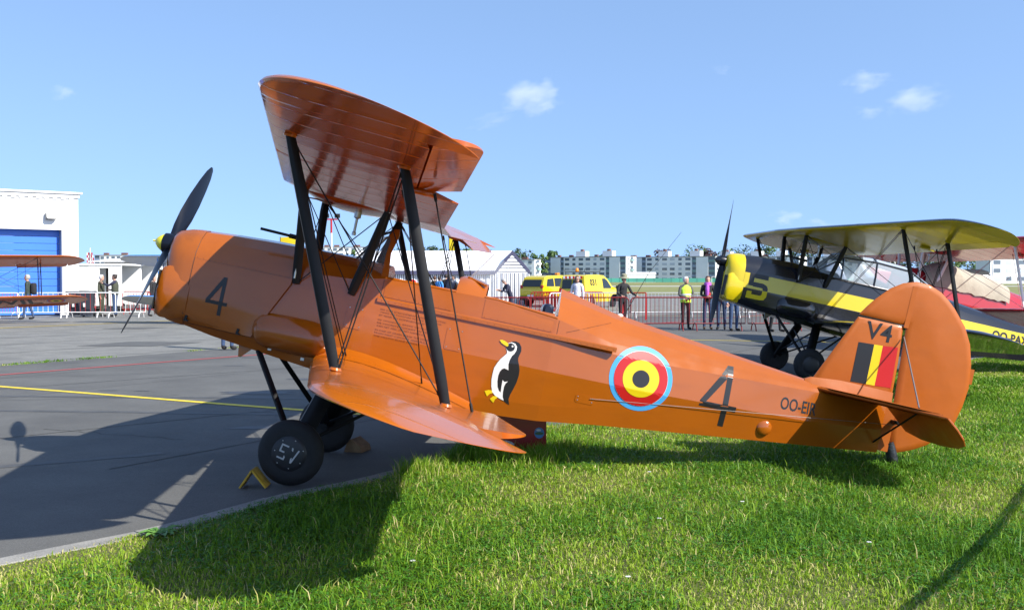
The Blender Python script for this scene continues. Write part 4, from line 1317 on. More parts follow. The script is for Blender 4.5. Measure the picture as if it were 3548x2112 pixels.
MB().box((.75, .8, 1.2), (.46, .05, 1.84)).build('doorway', mat('interior_dark', (.03, .028, .025), .8), tr)
MB().box((.8, 1.2, .2), (1.9, 2.2, .12)).build('chassis', mat('chassis_grey', (.1, .1, .1), .7), tr)
for x in (.3, 1.3):
    MB().box((x, -.03, .22), (.12, .03, .07)).build('tail_light', mat('red_lamp', (.5, .02, .02), .3), tr)
for x in (.2, 1.4):
    MB().lathe([(.1, -.08), (.2, -.07), (.21, 0), (.2, .07), (.1, .08)], c=(x, .5, .21), axis='Y').build('wheel', tyre_m, tr)

# motorhome with its awning
mh = empty('motorhome', (-20.9, 54.0, 0), R(0)); tag(mh, 'white motorhome with a roll-out awning behind the blue biplane', 'motorhome')
m = MB()
prf = [(-.6, .45), (-.6, 2.62), (1.6, 2.72), (2.35, 2.45), (2.5, 1.85), (2.2, 1.6), (2.62, 1.12), (3.35, .95), (3.45, .45)]
m.loft([[Vector((x, y, z)) for x, z in prf] for y in (0, .06, 2.0, 2.06)])
m.build('body', trailer_m, mh, smooth=20)
MB().box((2.72, -.01, 1.28), (.5, .03, .3), Matrix.Rotation(R(12), 3, 'Y')).build('cab_window', mat('dark_window', (.02, .03, .03), .1), mh)
m = MB(); m.add([(2.28, .1, 1.62), (2.28, 1.96, 1.62), (2.66, 1.96, 1.14), (2.66, .1, 1.14)], [(0, 1, 2, 3)]); m.build('windscreen', mat('dark_window', (.02, .03, .03), .1), mh)
for x0, x1, z0, z1 in ((-.4, .1, 1.5, 1.95), (1.0, 1.4, 2.05, 2.35)):
    MB().box(((x0 + x1) / 2, -.012, (z0 + z1) / 2), (x1 - x0, .03, z1 - z0)).build('window', mat('dark_window', (.02, .03, .03), .1), mh)
MB().box((.55, -.02, 1.35), (.42, .05, 1.7)).build('door', wht_p, mh)
aw = MB(); aw.box((.9, -.9, 2.52), (3.2, 1.9, .03), Matrix.Rotation(R(3), 3, 'X')); aw.build('awning', mat('awning_cloth', (.6, .6, .6), .8), mh)
for x in (0.3, 2.75):
    MB().lathe([(.12, -.1), (.32, -.09), (.34, 0), (.32, .09), (.12, .1)], c=(x, .12, .34), axis='Y').build('wheel', tyre_m, mh)

# striped marquee
tent_w = mat('tent_white', (.80, .80, .82), .6, var=.03, vscale=1.5)
navy = mat('tent_navy', (.07, .07, .13), .6)
def stripe_mat(name, axis, period, frac):
    m = bpy.data.materials.new(name); m.use_nodes = True
    nt = m.node_tree; b = nt.nodes['Principled BSDF']; b.inputs['Roughness'].default_value = .7
    tc = nt.nodes.new('ShaderNodeTexCoord'); sx = nt.nodes.new('ShaderNodeSeparateXYZ'); nt.links.new(tc.outputs['Object'], sx.inputs[0])
    mo = nt.nodes.new('ShaderNodeMath'); mo.operation = 'FLOORED_MODULO'; nt.links.new(sx.outputs[axis], mo.inputs[0]); mo.inputs[1].default_value = period
    lt = nt.nodes.new('ShaderNodeMath'); lt.operation = 'LESS_THAN'; nt.links.new(mo.outputs[0], lt.inputs[0]); lt.inputs[1].default_value = period * frac
    mx = nt.nodes.new('ShaderNodeMixRGB'); mx.inputs[1].default_value = (.80, .80, .82, 1); mx.inputs[2].default_value = (.05, .05, .08, 1)
    nt.links.new(lt.outputs[0], mx.inputs[0]); nt.links.new(mx.outputs[0], b.inputs['Base Color'])
    return m
tn = empty('marquee_tent', (-1.05, 62.0, 0), R(-14)); tag(tn, 'white marquee with navy trim and striped walls', 'tent')
# local: gable end at y=0 facing the camera, x 0..2.05 wide, long side runs away to the left along the wall x<0
GW, EH, RH, TL = 2.15, 2.08, 3.32, 9.0
tn.rotation_euler = (0, 0, R(0))
ang = R(8)
n = 24
st_v = stripe_mat('tent_stripes_upright', 'X', .118, .32)
m = MB(); pts = []
for i in range(49):
    x = GW * i / 48
    pts.append((x, .035 * math.sin(i * 1.05) + .02 * math.sin(i * .37)))
m.loft([[Vector((x, y * (1 if z < 1.9 else .2), z)) for x, y in pts] for z in (0, .7, 1.4, 1.95)], closed=False)
m.build('gable_wall', st_v, tn, smooth=60)
m = MB(); m.add([(0, 0, 1.95), (GW, 0, 1.95), (GW, 0, EH), (GW / 2, 0, RH), (0, 0, EH)], [(0, 1, 2, 3, 4)])
m.build('gable', stripe_mat('tent_stripes_level', 'Z', .20, .28), tn, smooth=0)
for s in (0, 1):
    m = MB(); a_, b_ = Vector((GW * s, -.02, EH)), Vector((GW / 2, -.02, RH))
    d_ = Vector((0, 0, -.26))
    m.add([a_, b_, b_ + d_, a_ + d_, a_ + Vector((0, .02, 0)), b_ + Vector((0, .02, 0)), b_ + d_ + Vector((0, .02, 0)), a_ + d_ + Vector((0, .02, 0))], [(0, 1, 2, 3), (4, 5, 6, 7), (0, 1, 5, 4), (2, 3, 7, 6)])
    m.build('gable_trim', navy, tn, smooth=0)
# the long roof: seen side on, running to the left from the gable
LX = -8.6
m = MB()
for k in range(6):
    x0, x1 = LX + (0 - LX) * k / 6, LX + (0 - LX) * (k + 1) / 6
    mm = MB(); mm.loft([[Vector((x0 + .01, -.12, EH)), Vector((x0 + .01 + (0 if k else .2), 1.3, RH + .0)), Vector((x0 + .01, 1.3, RH - .03)), Vector((x0 + .01, -.10, EH - .03))],
                        [Vector((x1 - .01, -.12, EH)), Vector((x1 - .01 + (GW / 2 if k == 5 else 0), 1.3, RH)), Vector((x1 - .01 + (GW / 2 if k == 5 else 0), 1.3, RH - .03)), Vector((x1 - .01, -.10, EH - .03))]])
    mm.build('roof_panel', tent_w, tn, smooth=20)
MB().box((LX / 2, -.14, EH - .11), (-LX, .03, .24)).build('valance', navy, tn)
m = MB(); pts = [(LX * (1 - i / 160), .035 * math.sin(i * .9)) for i in range(161)]
m.loft([[Vector((x, .05 + y, z)) for x, y in pts] for z in (0, 1.0, 1.95)], closed=False)
m.build('side_wall', st_v, tn, smooth=60)
m = MB(); m.add([(GW, 0, EH), (GW, 6, EH), (GW / 2, 6, RH), (GW / 2, 0, RH)], [(0, 1, 2, 3)]); m.build('roof_panel', tent_w, tn, smooth=0)
m = MB(); m.add([(GW, 0, 0), (GW, 6, 0), (GW, 6, EH), (GW, 0, EH)], [(0, 1, 2, 3)]); m.build('side_wall', tent_w, tn, smooth=0)

# apartment blocks
facade_m = mat('facade_white', (.74, .76, .78), .7, var=.04, vscale=.3)
facade_b = mat('facade_blue_panel', (.24, .31, .42), .5, var=.15, vscale=.5)
facade_g = mat('facade_green_panel', (.20, .32, .32), .5, var=.15, vscale=.5)
end_m = mat('facade_end', (.78, .78, .76), .7)
win_m = mat('window_glass', (.12, .15, .19), .15)
win_l = mat('window_blind', (.45, .50, .56), .4)
roof_m = mat('flat_roof', (.25, .25, .26), .8)
brick_m = mat('chimney_brick', (.16, .075, .06), .85)
_wm = {}
def shared(key, mk):
    if key not in _wm: _wm[key] = mk()
    return _wm[key]
def clone(src, parent, loc):
    o = bpy.data.objects.new(src.name, src.data); col.objects.link(o); o.parent = parent; o.location = loc
    return o
def apartment(label, x, y, rz, segs, storeys=5, sh=2.65, depth=11.0, group='white apartment blocks behind the airfield', accent=None, houses=()):
    L = sum(s[0] for s in segs)
    H_ = storeys * sh
    b = empty('apartment_block', (x, y, 0), rz); tag(b, label, 'apartment block', group)
    MB().box((L / 2, depth / 2 + .3, H_ / 2), (L, depth - .6, H_)).build('core', facade_m, b)
    MB().box((L / 2, depth / 2, H_ + .2), (L + .6, depth + .6, .4)).build('roof', roof_m, b)
    px = 0
    rnd = random.Random(label)
    for w, kind, n in segs:
        if kind == 'wall':
            MB().box((px + w / 2, .1, H_ / 2), (w, .5, H_)).build('wall_panel', facade_m, b)
        elif kind == 'glass':
            for s in range(storeys):
                ac = facade_b if rnd.random() < .6 else facade_g
                MB().box((px + w / 2, .2, s * sh + .5), (w, .3, 1.0)).build('balcony_panel', ac, b)
                MB().box((px + w / 2, .26, s * sh + 1.8), (w - .2, .15, 1.5)).build('window', win_m, b)
        elif kind == 'win':
            MB().box((px + w / 2, .12, H_ / 2), (w, .44, H_)).build('wall_panel', facade_m, b)
            for s in range(storeys):
                for k in range(n):
                    cx_ = px + w * (k + .5) / n
                    ww = w / n * (.62 if k % 3 != 1 else .42)
                    bl_ = rnd.random() < .3
                    o = MB().box((0, 0, 0), (ww, .1, 1.35)).build('window', win_l if bl_ else win_m, b, loc=(cx_, -.12, s * sh + 1.55))
                    if not bl_: MB().box((0, -.04, -.7), (ww + .2, .15, .08)).build('sill', end_m, o)
        elif kind == 'end':
            MB().box((px + w / 2, .1, H_ / 2), (w, .5, H_)).build('wall_panel', end_m, b)
        px += w
    # lit end wall with balconies
    MB().box((L + .02, depth / 2, H_ / 2), (.5, depth, H_)).build('end_wall', end_m, b)
    for s in range(storeys):
        MB().box((L + .7, depth * .55, s * sh + .95), (1.0, 3.6, 1.0)).build('balcony', end_m if s % 2 else facade_g, b)
        MB().box((L + .3, depth * .55, s * sh + 1.9), (.1, 3.0, 1.4)).build('window', win_m, b)
        MB().box((L + .3, depth * .2, s * sh + 1.6), (.1, 1.2, 1.3)).build('window', win_m, b)
    for hx, hw in houses:
        MB().box((hx, depth * .5, H_ + 1.8), (hw, 4.0, 3.2)).build('lift_house', end_m, b)
        MB().box((hx, depth * .5, H_ + 3.9), (1.6, 1.6, 1.1)).build('chimney', brick_m, b)
    for k in range(int(L / 9)):
        MB().box((4 + k * 9 + rnd.uniform(-2, 2), depth * .5, H_ + .9), (rnd.uniform(1.5, 3.5), 1.4, 1.2)).build('chimney', brick_m, b)
    return b
segsA = [(3.5, 'glass', 0), (6.5, 'wall', 0), (2.2, 'glass', 0), (27, 'win', 6), (2.2, 'glass', 0), (6.5, 'wall', 0), (3.5, 'glass', 0)]
segsB = [(4, 'glass', 0), (6.5, 'wall', 0), (2.5, 'glass', 0), (28, 'win', 6), (2.5, 'glass', 0), (7, 'wall', 0), (4, 'glass', 0)]
FZ = R(-36)
def X_at(px, Y): return (px - 1774.0) * Y / 3550.0
apartment('pale apartment block nearest the marquee, first of the row behind the field', X_at(1890, 575), 575, FZ, segsA, houses=((21, 6), (38, 6)))
apartment('pale apartment block in the middle of the row, behind the man with the hat', X_at(2166, 575), 575, FZ, segsB, houses=((22, 6), (41, 6)))
apartment('pale apartment block showing behind the propeller of the black biplane', X_at(2458, 575), 575, FZ, segsA, houses=((8, 6), (26, 6), (40, 5)))
apartment('pale apartment block seen under the yellow wing of the black biplane', X_at(2735, 575), 575, FZ, segsB, houses=((21, 6), (38, 6)))
apartment('grey apartment block between hangar and blue wing in the far distance', X_at(328, 520), 520, R(-10), [(3, 'glass', 0), (12, 'win', 4), (3, 'wall', 0)], storeys=5, depth=9, group=None)
apartment('long grey block with many windows seen through the orange cabane struts', X_at(1090, 560), 560, R(-6), [(3, 'wall', 0), (24, 'win', 7), (3, 'glass', 0)], storeys=7, depth=9, group=None)
apartment('brick coloured flats right beside the marquee roof', X_at(1795, 500), 500, R(-30), [(9, 'win', 2)], storeys=4, depth=6, group=None)
apartment('low brick flats behind the tail at the edge of the photo', X_at(3430, 330), 330, R(8), [(26, 'win', 6)], storeys=3, depth=8, group=None)
# green screen fence, goal, huts on the far side
fn_m = mat('green_screen', (.05, .26, .20), .7, var=.2, vscale=.05)
fr = empty('screen_fence', (X_at(1880, 430), 430, 0)); tag(fr, 'long green screen fence in front of the apartment blocks', 'fence')
for k in range(40):
    MB().box((k * 3.6 + 1.8, 0, .95), (3.5, .06, 1.7)).build('fence_panel', fn_m, fr)
    MB().box((k * 3.6, -.05, 1.0), (.1, .1, 2.0)).build('fence_post', mat('fence_post_green', (.04, .12, .1), .6), fr)
gl = empty('goal', (X_at(2466, 420), 420, 0)); tag(gl, 'white football goal in front of the green screen fence', 'goal')
for a_, b_ in (((0, 0, 0), (0, 0, 2.4)), ((2.9, 0, 0), (2.9, 0, 2.4)), ((0, 0, 2.4), (2.9, 0, 2.4)), ((0, 0, 2.4), (0, 1.5, 0)), ((2.9, 0, 2.4), (2.9, 1.5, 0))):
    m = MB(); m.tube([a_, b_], .09, n=6); m.build('post', wht_p, gl)
hut = empty('white_hut', (X_at(2172, 440), 440, 0)); tag(hut, 'low white hut and tent shapes by the far green fence', 'hut')
MB().box((6, 2, 1.7), (12.5, 4, 3.4)).build('wall', white_wall, hut)
m = MB(); m.loft([[Vector((-.3, -.2, 3.4)), Vector((-.3, 2, 4.4)), Vector((-.3, 4.2, 3.4))], [Vector((12.6, -.2, 3.4)), Vector((12.6, 2, 4.4)), Vector((12.6, 4.2, 3.4))]]); m.build('roof', white_wall, hut)
# ================================================================ vehicles
car_y = mat('car_yellow', (.62, .48, .006), .2, coat=.5)
car_glass = mat('car_glass', (.018, .024, .028), .06)
car_black = mat('car_trim_black', (.02, .02, .02), .55)
rim_m = mat('rim_silver', (.5, .5, .5), .35, metal=.8)
redl_m = mat('lamp_red', (.45, .01, .01), .2)
amber_m = mat('lamp_amber', (.75, .22, .01), .25)
def car(name, label, x, y, heading, prof, W, side_wins, rear_win, wheels, rear_z, r=.32, extras=None):
    """local x forward, y left; prof is the side outline from the rear bumper over the roof to the nose"""
    c = empty(name, (x, y, 0), heading); tag(c, label, 'van' if 'van' in name else 'car')
    n = len(prof)
    def inw(z): return 0.0 if z < .95 else min(.16, (z - .95) * .17)
    rings = []
    for k, q in ((-1, .93), (-1, 1.0), (1, 1.0), (1, .93)):
        rings.append([Vector((px * (1 if q == 1 else .992), k * (W / 2 - (0 if q == 1 else -.0) - inw(pz)) - k * (.0 if q == 1 else -.03) * 0, pz * (1 if q == 1 else 1) )) for px, pz in prof])
    rr = []
    for fy_, sh_ in ((-1.0, .035), (-.985, .0), (.985, .0), (1.0, .035)):
        cx_ = sum(p[0] for p in prof) / n; cz_ = sum(p[1] for p in prof) / n
        rr.append([Vector((px + (cx_ - px) * sh_, fy_ * (W / 2 - inw(pz)), pz + (cz_ - pz) * sh_)) for px, pz in prof])
    MB().loft(rr).build('body', car_y, c, smooth=30)
    for s in (-1, 1):
        for poly in side_wins:
            m = MB(); ring0 = [Vector((px, s * (W / 2 - inw(pz) - .01), pz)) for px, pz in poly]; ring1 = [Vector((px, s * (W / 2 - inw(pz) + .006), pz)) for px, pz in poly]
            m.loft([ring0, ring1]); m.build('side_window', car_glass, c, smooth=0)
        for wx in wheels:
            m = MB(); m.lathe([(r * .6, -.1), (r * .92, -.1), (r, -.06), (r, .06), (r * .92, .1), (r * .6, .1)], c=(wx, s * (W / 2 - .06), r), axis='Y', n=28)
            w_ = m.build('wheel', tyre_m, c, smooth=40)
            m = MB(); m.lathe([(r * .62, s * .085), (r * .5, s * .10), (r * .1, s * .09), (.01, s * .09)], c=(wx, s * (W / 2 - .06), r), axis='Y', n=20); m.build('rim', rim_m, w_, smooth=40)
            m = MB(); m.lathe([(r * 1.18, -.02), (r * 1.18, .012), (r * 1.0, .012)], c=(wx, s * (W / 2 - .01), r), axis='Y', n=24); m.build('wheel_arch', car_black, c, smooth=40)
        m = MB(); m.rbox((wheels[1] + .42, s * (W / 2 + .06), 1.12), (.10, .2, .16), .04); m.build('mirror', car_black, c)
        z0, z1 = rear_z
        m = MB(); m.rbox((prof[0][0] + .02, s * (W / 2 - .13), (z0 + z1) / 2), (.10, .2, z1 - z0), .03); m.build('tail_light', redl_m, c)
    for y0, y1, z0, z1, xo in rear_win:
        m = MB(); m.rbox((0, 0, 0), (y1 - y0, .04, z1 - z0), .06); o = m.build('rear_window', car_glass, c, loc=(xo[0], (y0 + y1) / 2, (z0 + z1) / 2)); o.rotation_euler = (R(xo[1]), 0, R(-90))
    m = MB(); m.rbox((prof[0][0] - .01, 0, .48), (.14, W * .98, .24), .05); m.build('bumper', car_black, c)
    m = MB(); m.rbox((prof[-1][0] - .02, 0, .45), (.14, W * .96, .26), .05); m.build('bumper', car_black, c)
    MB().box((prof[0][0] - .085, 0, .62), (.015, .5, .11)).build('number_plate', wht_p, c)
    return c
H1 = R(57)
vx, vy = X_at(2000, 57.0), 57.0
prof_van = [(-2.0, .32), (-2.02, .9), (-1.95, 1.35), (-1.86, 1.72), (-1.7, 1.80), (-.4, 1.83), (.35, 1.78), (.75, 1.60), (1.28, 1.14), (1.75, 1.04), (1.98, .88), (2.02, .6), (1.98, .32)]
van = car('rescue_van', 'yellow airport van marked 031 with a roof rack and amber beacon', vx + .75, vy + .9, H1, prof_van, 1.68,
          [[(.12, 1.06), (.12, 1.60), (.42, 1.62), (.68, 1.50), (1.08, 1.12), (1.02, 1.06)]],
          [(-.62, -.04, 1.05, 1.55, (-1.985, -8)), (.04, .62, 1.05, 1.55, (-1.985, -8))], (-1.32, 1.28), (.82, 1.08))
def stripe_box(c, y0, y1, k, n):
    m = MB(); w = (y1 - y0) / n
    m.add([(-1.93, y0 + w * k, 1.60), (-1.93, y0 + w * (k + 1), 1.60), (-1.885, y0 + w * (k + 1) + .04, 1.74), (-1.885, y0 + w * k + .04, 1.74)], [(0, 1, 2, 3)])
    m.v = [(p[0] - .015, p[1], p[2]) for p in m.v]
    m.build('chevron', print_red if k % 2 == 0 else print_white, c, smooth=0)
for k in range(10): stripe_box(van, -.62, .58, k, 10)
v, f = text_mesh('031', .36, .03)
w_ = max(p[0] for p in v)
m = MB(); m.add([(-1.35 + a * .72 / w_, -(.84 - min(.16, max(0, (1.22 + b - .95)) * .17) + .006), 1.22 + b) for a, b in v], f); m.build('van_number', print_black, van, smooth=0)
m = MB()
for yy in (-.62, .62): m.tube([(-1.7, yy, 1.98), (.1, yy, 1.98)], .02, n=6)
for xx in np.linspace(-1.7, .1, 5): m.tube([(xx, -.62, 1.98), (xx, .62, 1.98)], .018, n=6)
for xx in (-1.6, -.7, .05):
    for yy in (-.62, .62): m.tube([(xx, yy, 1.98), (xx, yy, 1.78)], .02, n=6)
for yy in (-.62, .62): m.tube([(-1.7, yy, 2.12), (.1, yy, 2.12)], .015, n=6); m.tube([(-1.7, yy, 2.12), (-1.7, yy, 1.98)], .015, n=6); m.tube([(.1, yy, 2.12), (.1, yy, 1.98)], .015, n=6)
m.build('roof_rack', car_black, van)
m = MB(); m.lathe([(.09, 0), (.10, .03), (.085, .14), (.04, .19), (.005, .2)], c=(-.9, .3, 2.0), n=16); m.build('beacon', amber_m, van)
H2 = R(50)
prof_suv = [(-2.1, .42), (-2.15, .95), (-2.08, 1.25), (-1.85, 1.66), (-1.6, 1.76), (-.2, 1.80), (.25, 1.74), (.95, 1.22), (1.7, 1.10), (2.02, .95), (2.08, .6), (2.02, .40)]
suv = car('rescue_car', 'yellow airport off-road car with a light bar, partly behind the marquee', X_at(1868, 60) + .9, 60.6, H2, prof_suv, 1.72,
          [[(-1.78, 1.16), (-1.60, 1.58), (-1.05, 1.62), (-1.05, 1.16)], [(-.95, 1.16), (-.95, 1.63), (-.28, 1.64), (-.28, 1.16)], [(-.18, 1.16), (-.18, 1.64), (.15, 1.60), (.70, 1.16)]],
          [(-.66, .66, 1.12, 1.56, (-2.06, -24))], (-1.35, 1.35), (.95, 1.22), r=.36)
m = MB(); m.rbox((-.35, 0, 1.87), (.22, 1.2, .12), .04); m.build('light_bar', mat('light_bar_blue', (.03, .05, .12), .2), suv)
m = MB(); m.rbox((-.35, -.5, 1.875), (.225, .22, .122), .04); m.build('light_bar_end', amber_m, suv)

# ================================================================ crowd barriers
bar_red = mat('barrier_red', (.17, .008, .012), .45, spec=.3)
bar_bright = mat('barrier_bright_red', (.33, .016, .014), .45, spec=.3)
bar_grey = mat('barrier_galvanised', (.48, .48, .48), .45, metal=.4)
bar_white = mat('barrier_white', (.75, .75, .74), .45)
_bars = {}
def barrier(label, x, y, rz, L=1.85, m1=bar_red, m2=None, group='red crowd barriers', nb=13, H_=1.02, feet=True):
    m2 = m2 or m1
    key = (L, m1.name, m2.name, nb)
    if key not in _bars:
        b = empty('crowd_barrier', (0, 0, 0))
        z0, z1, rc_ = .22, H_, .12
        ring = []
        for cx_, cz_, a0 in ((L - rc_, z1 - rc_, 0), (rc_, z1 - rc_, 90)):
            for k in range(5): a = R(a0 + 22.5 * k); ring.append((cx_ + rc_ * math.cos(a), 0, cz_ + rc_ * math.sin(a)))
        ring = [(L, 0, z0)] + ring + [(0, 0, z0)]
        m = MB(); m.tube(ring, .020, n=8, closed=True); m.build('frame', m1, b, smooth=60)
        src = None
        for k in range(nb):
            xx = L * (k + 1) / (nb + 1)
            if src is None:
                mm = MB(); mm.tube([(0, 0, z0), (0, 0, z1)], .009, n=6); src = mm.build('upright_bar', m2, b, loc=(xx, 0, 0))
            else:
                clone(src, b, (xx, 0, 0)).name = 'upright_bar'
        for xx in (.18, L - .18):
            mm = MB(); pts = [(xx, -.34, 0), (xx, -.28, .12), (xx, -.18, .2), (xx, 0, .235), (xx, .18, .2), (xx, .28, .12), (xx, .34, 0)]
            mm.tube(pts, .018, n=6); mm.build('foot', m1, b, smooth=60)
        _bars[key] = b
        o = b
    else:
        o = copy_tree(_bars[key])
    o.location = (x, y, 0); o.rotation_euler = (0, 0, rz)
    tag(o, label, 'barrier', group)
    return o
def Gx(px, Y): return X_at(px, Y)
YB = 31.6
xs = [(1236, 'red barrier standing leftmost in the row, by the striped gable'), (1452, 'red barrier in front of the striped marquee gable'), (1640, 'red barrier just behind the rear cockpit of the orange biplane'),
      (1800, 'red barrier below the woman in the white shirt'), (1984, 'red barrier the man in the hat leans on'), (2186, 'empty red barrier between the hat man and the hi-vis man'), (2388, 'red barrier in front of the woman with the purple scarf'), (2592, 'red barrier behind the wheels of the black biplane'), (2800, 'red barrier behind the black biplane fuselage')]
for px, lb in xs:
    if px < 1600: continue
    barrier(lb, Gx(px, YB), YB, R(random.uniform(-2, 2)), L=1.74)
# loose and stacked barriers beyond the row
for k in range(8):
    barrier(['bright red barrier at the front of the stack by the yellow cars', 'bright red barrier second from the front of the stack by the yellow cars', 'bright red barrier third from the front of the stack by the yellow cars', 'bright red barrier fourth from the front of the stack by the yellow cars', 'bright red barrier fifth from the front of the stack by the yellow cars', 'bright red barrier sixth from the front of the stack by the yellow cars', 'bright red barrier second from the back of the stack by the yellow cars', 'bright red barrier at the back of the stack by the yellow cars'][k], Gx(1838 + 11 * k, 45) , 44.2 + .22 * k, R(-8 + 3 * k % 7), L=2.3, m1=bar_bright, group='stacked bright red barriers', nb=11)
barrier('galvanised barrier end-on beside the red stack', Gx(1905, 41), 41.0, R(40), L=2.2, m1=bar_white, group=None, nb=11)
for k, px in enumerate((1990, 2185, 2380, 2575)):
    barrier(['pale grey barrier behind the yellow van wheel', 'pale grey barrier in the far row left of the red trestle', 'pale grey barrier in the far row behind the hi-vis man', 'pale grey barrier in the far row behind the black propeller'][k], Gx(px, 42), 42.0, R(1), L=2.3, m1=bar_grey, group='grey barriers in the far row', nb=15)
t = empty('barrier_trestle', (Gx(2238, 40), 40.0, 0), R(80)); tag(t, 'red barrier turned end-on standing between the two rows', 'barrier')
for a_, b_ in (((-.25, 0, 0), (0, 0, 1.05)), ((.25, 0, 0), (0, 0, 1.05)), ((-.18, 0, .35), (.18, 0, .35)), ((0, 0, 1.05), (0, .9, 1.05)), ((-.25, .9, 0), (0, .9, 1.05)), ((.25, .9, 0), (0, .9, 1.05))):
    m = MB(); m.tube([a_, b_], .025, n=6); m.build('rail', bar_bright, t)
# white and red barriers in front of the hangar
lbl = ['white and red barrier farthest left, under the orange wing', 'white and red barrier under the roundel of the orange wing', 'white and red barrier in front of the bin and trailer', 'white and red barrier in front of the two men talking']
for k, px in enumerate((-30, 60, 225, 330)):
    barrier(lbl[k], Gx(px, 41.6 + .25 * k), 41.6 + .25 * k, R(2), L=2.05 if k else 1.1, m1=bar_white, m2=bar_white if k % 2 else bar_bright, group='white barriers by the hangar', nb=9)
lbl = ['red barrier beneath the blue lower wing tip', 'red barrier behind the lower propeller blade', 'red barrier half hidden by the orange nose']
for k, px in enumerate((425, 520, 600)):
    barrier(lbl[k], Gx(px, 46), 46.0 - .3 * k, R(-3), L=1.25 + .1 * k, m1=bar_bright, group='red barriers by the motorhome', nb=9)
for k, px in enumerate((218, 250)):
    pass

# ================================================================ small things on the ground
# wheelie bins
bin_m = mat('bin_anthracite', (.035, .04, .055), .5)
for k, (px, lb) in enumerate(((300, 'dark grey wheelie bin behind the white barrier'), (262, 'squat dark bin half hidden beside the hangar corner'))):
    b = empty('wheelie_bin', (Gx(px, 43.2 + .2 * k), 43.2 + .2 * k, 0), R(5)); tag(b, lb, 'bin')
    m = MB(); m.loft([[Vector((sx * w, sy * d, z)) for sx, sy in ((-1, -1), (1, -1), (1, 1), (-1, 1))] for z, w, d in ((.06, .20, .24), (.95, .28, .34), (1.0, .29, .36))]); m.build('tub', bin_m, b, smooth=20)
    m = MB(); m.rbox((0, 0, 1.04), (.62, .76, .08), .03); m.build('lid', bin_m, b)
    MB().box((.02, -.365, .5), (.1, .01, .16)).build('sticker', print_white, b)
    for s in (-1, 1):
        MB().lathe([(.02, -.03), (.1, -.03), (.1, .03), (.02, .03)], c=(s * .22, .3, .1), axis='X', n=14).build('wheel', tyre_m, b)
# chocks
ck_m = mat('chock_yellow', (.55, .33, .02), .5, var=.2, vscale=9)
wd_m = mat('chock_wood', (.22, .13, .06), .8, var=.3, vscale=12)
def chock(label, x, y, rz, m_, s=1.0):
    c = empty('wheel_chock', (x, y, 0), rz); tag(c, label, 'chock', 'wheel chocks')
    t_ = .012
    for a_, b_, nm in (((-.13 * s, 0), (-.015 * s, .165 * s), 'chock_plate'), ((-.015 * s, .165 * s), (.115 * s, 0), 'chock_plate')):
        dx_, dz_ = b_[0] - a_[0], b_[1] - a_[1]; L_ = math.hypot(dx_, dz_)
        m = MB(); m.box(((a_[0] + b_[0]) / 2, 0, (a_[1] + b_[1]) / 2 + .004), (L_, .20 * s, t_), Matrix.Rotation(-math.atan2(dz_, dx_), 3, 'Y')); m.build(nm, m_, c)
    for s_ in ():
        m = MB(); m.add([(-.12 * s, s_ * .06, .006), (.105 * s, s_ * .06, .006), (-.015 * s, s_ * .06, .155 * s), (-.12 * s, s_ * .07, .006), (.105 * s, s_ * .07, .006), (-.015 * s, s_ * .07, .155 * s)], [(0, 1, 2), (5, 4, 3), (0, 3, 4, 1), (1, 4, 5, 2), (2, 5, 3, 0)]); m.build('rib', m_, c, smooth=0)
    return c
chock('yellow folded metal chock in front of the near wheel', -1.975, 7.86, 0, ck_m, .82)
c = empty('wheel_chock', (-1.44, 9.52, 0), R(-15)); tag(c, 'worn wooden chock behind the far wheel', 'chock', 'wheel chocks')
m = MB(); m.loft([[Vector((-.09, y, 0)), Vector((.09, y, 0)), Vector((.075, y, .05)), Vector((-.02, y, .12)), Vector((-.05, y, .11))] for y in (-.11, .11)]); m.build('block', wd_m, c, smooth=20)
# red tool box under the fuselage
tb = empty('tool_box', (.048, 9.30, 0), R(-1)); tag(tb, 'red metal chest with treadplate lid on the lawn edge under the fuselage', 'tool box')
redbox = mat('toolbox_red', (.30, .012, .012), .3, var=.08, vscale=3, coat=.3)
tread = mat('treadplate', (.30, .27, .18), .35, metal=.8, bump=1.0, bscale=55, bdist=.01)
m = MB(); m.rbox((0, .16, .19), (.53, .34, .36), .012); m.build('case', redbox, tb)
m = MB(); m.rbox((0, .16, .385), (.55, .37, .05), .01); m.build('lid', tread, tb)
for k in range(16):
    m = MB(); m.ellipsoid((-.25 + k * .033, -.026, .39 + .006 * (k % 2)), (.012, .003, .004), 6, 4, Matrix.Rotation(R(45 if k % 2 else -45), 3, 'Y')); m.build('tread_lug', tread, tb)
def disc(cx_, cz_, rx, rz_, y, m_, nm, n=24):
    m = MB(); m.add([(cx_ + rx * math.cos(a), y, cz_ + rz_ * math.sin(a)) for a in np.linspace(0, 2 * math.pi, n, endpoint=False)], [tuple(range(n))]); return m.build(nm, m_, tb, smooth=0)
disc(.20, .20, .045, .05, -.0135, mat('sticker_blue', (.08, .25, .55), .4), 'round_sticker')
disc(.20, .195, .040, .014, -.0150, mat('sticker_green', (.06, .14, .05), .4), 'sticker_picture')
disc(.195, .225, .022, .010, -.0150, print_white, 'sticker_picture')
disc(-.13, .085, .105, .048, -.0135, print_white, 'oval_sticker')
v, f = text_mesh('Sky', .05, .02); m = MB(); m.add([(-.22 + a * 1.1 + b * .25, -.0155, .085 + b) for a, b in v], f); m.build('sticker_text', print_black, tb, smooth=0)
MB().box((.215, -.0135, .335), (.05, .004, .03)).build('catch', wht_p, tb)
b = empty('plastic_bucket', (-.02, 9.42, .41)); tag(b, 'pale green plastic tub standing on the red chest', 'tub')
MB().lathe([(.05, 0), (.06, .1), (.065, .12), (.055, .12), (.05, .02), (.005, .015)], n=20).build('tub', mat('pale_plastic', (.55, .60, .50), .5), b)
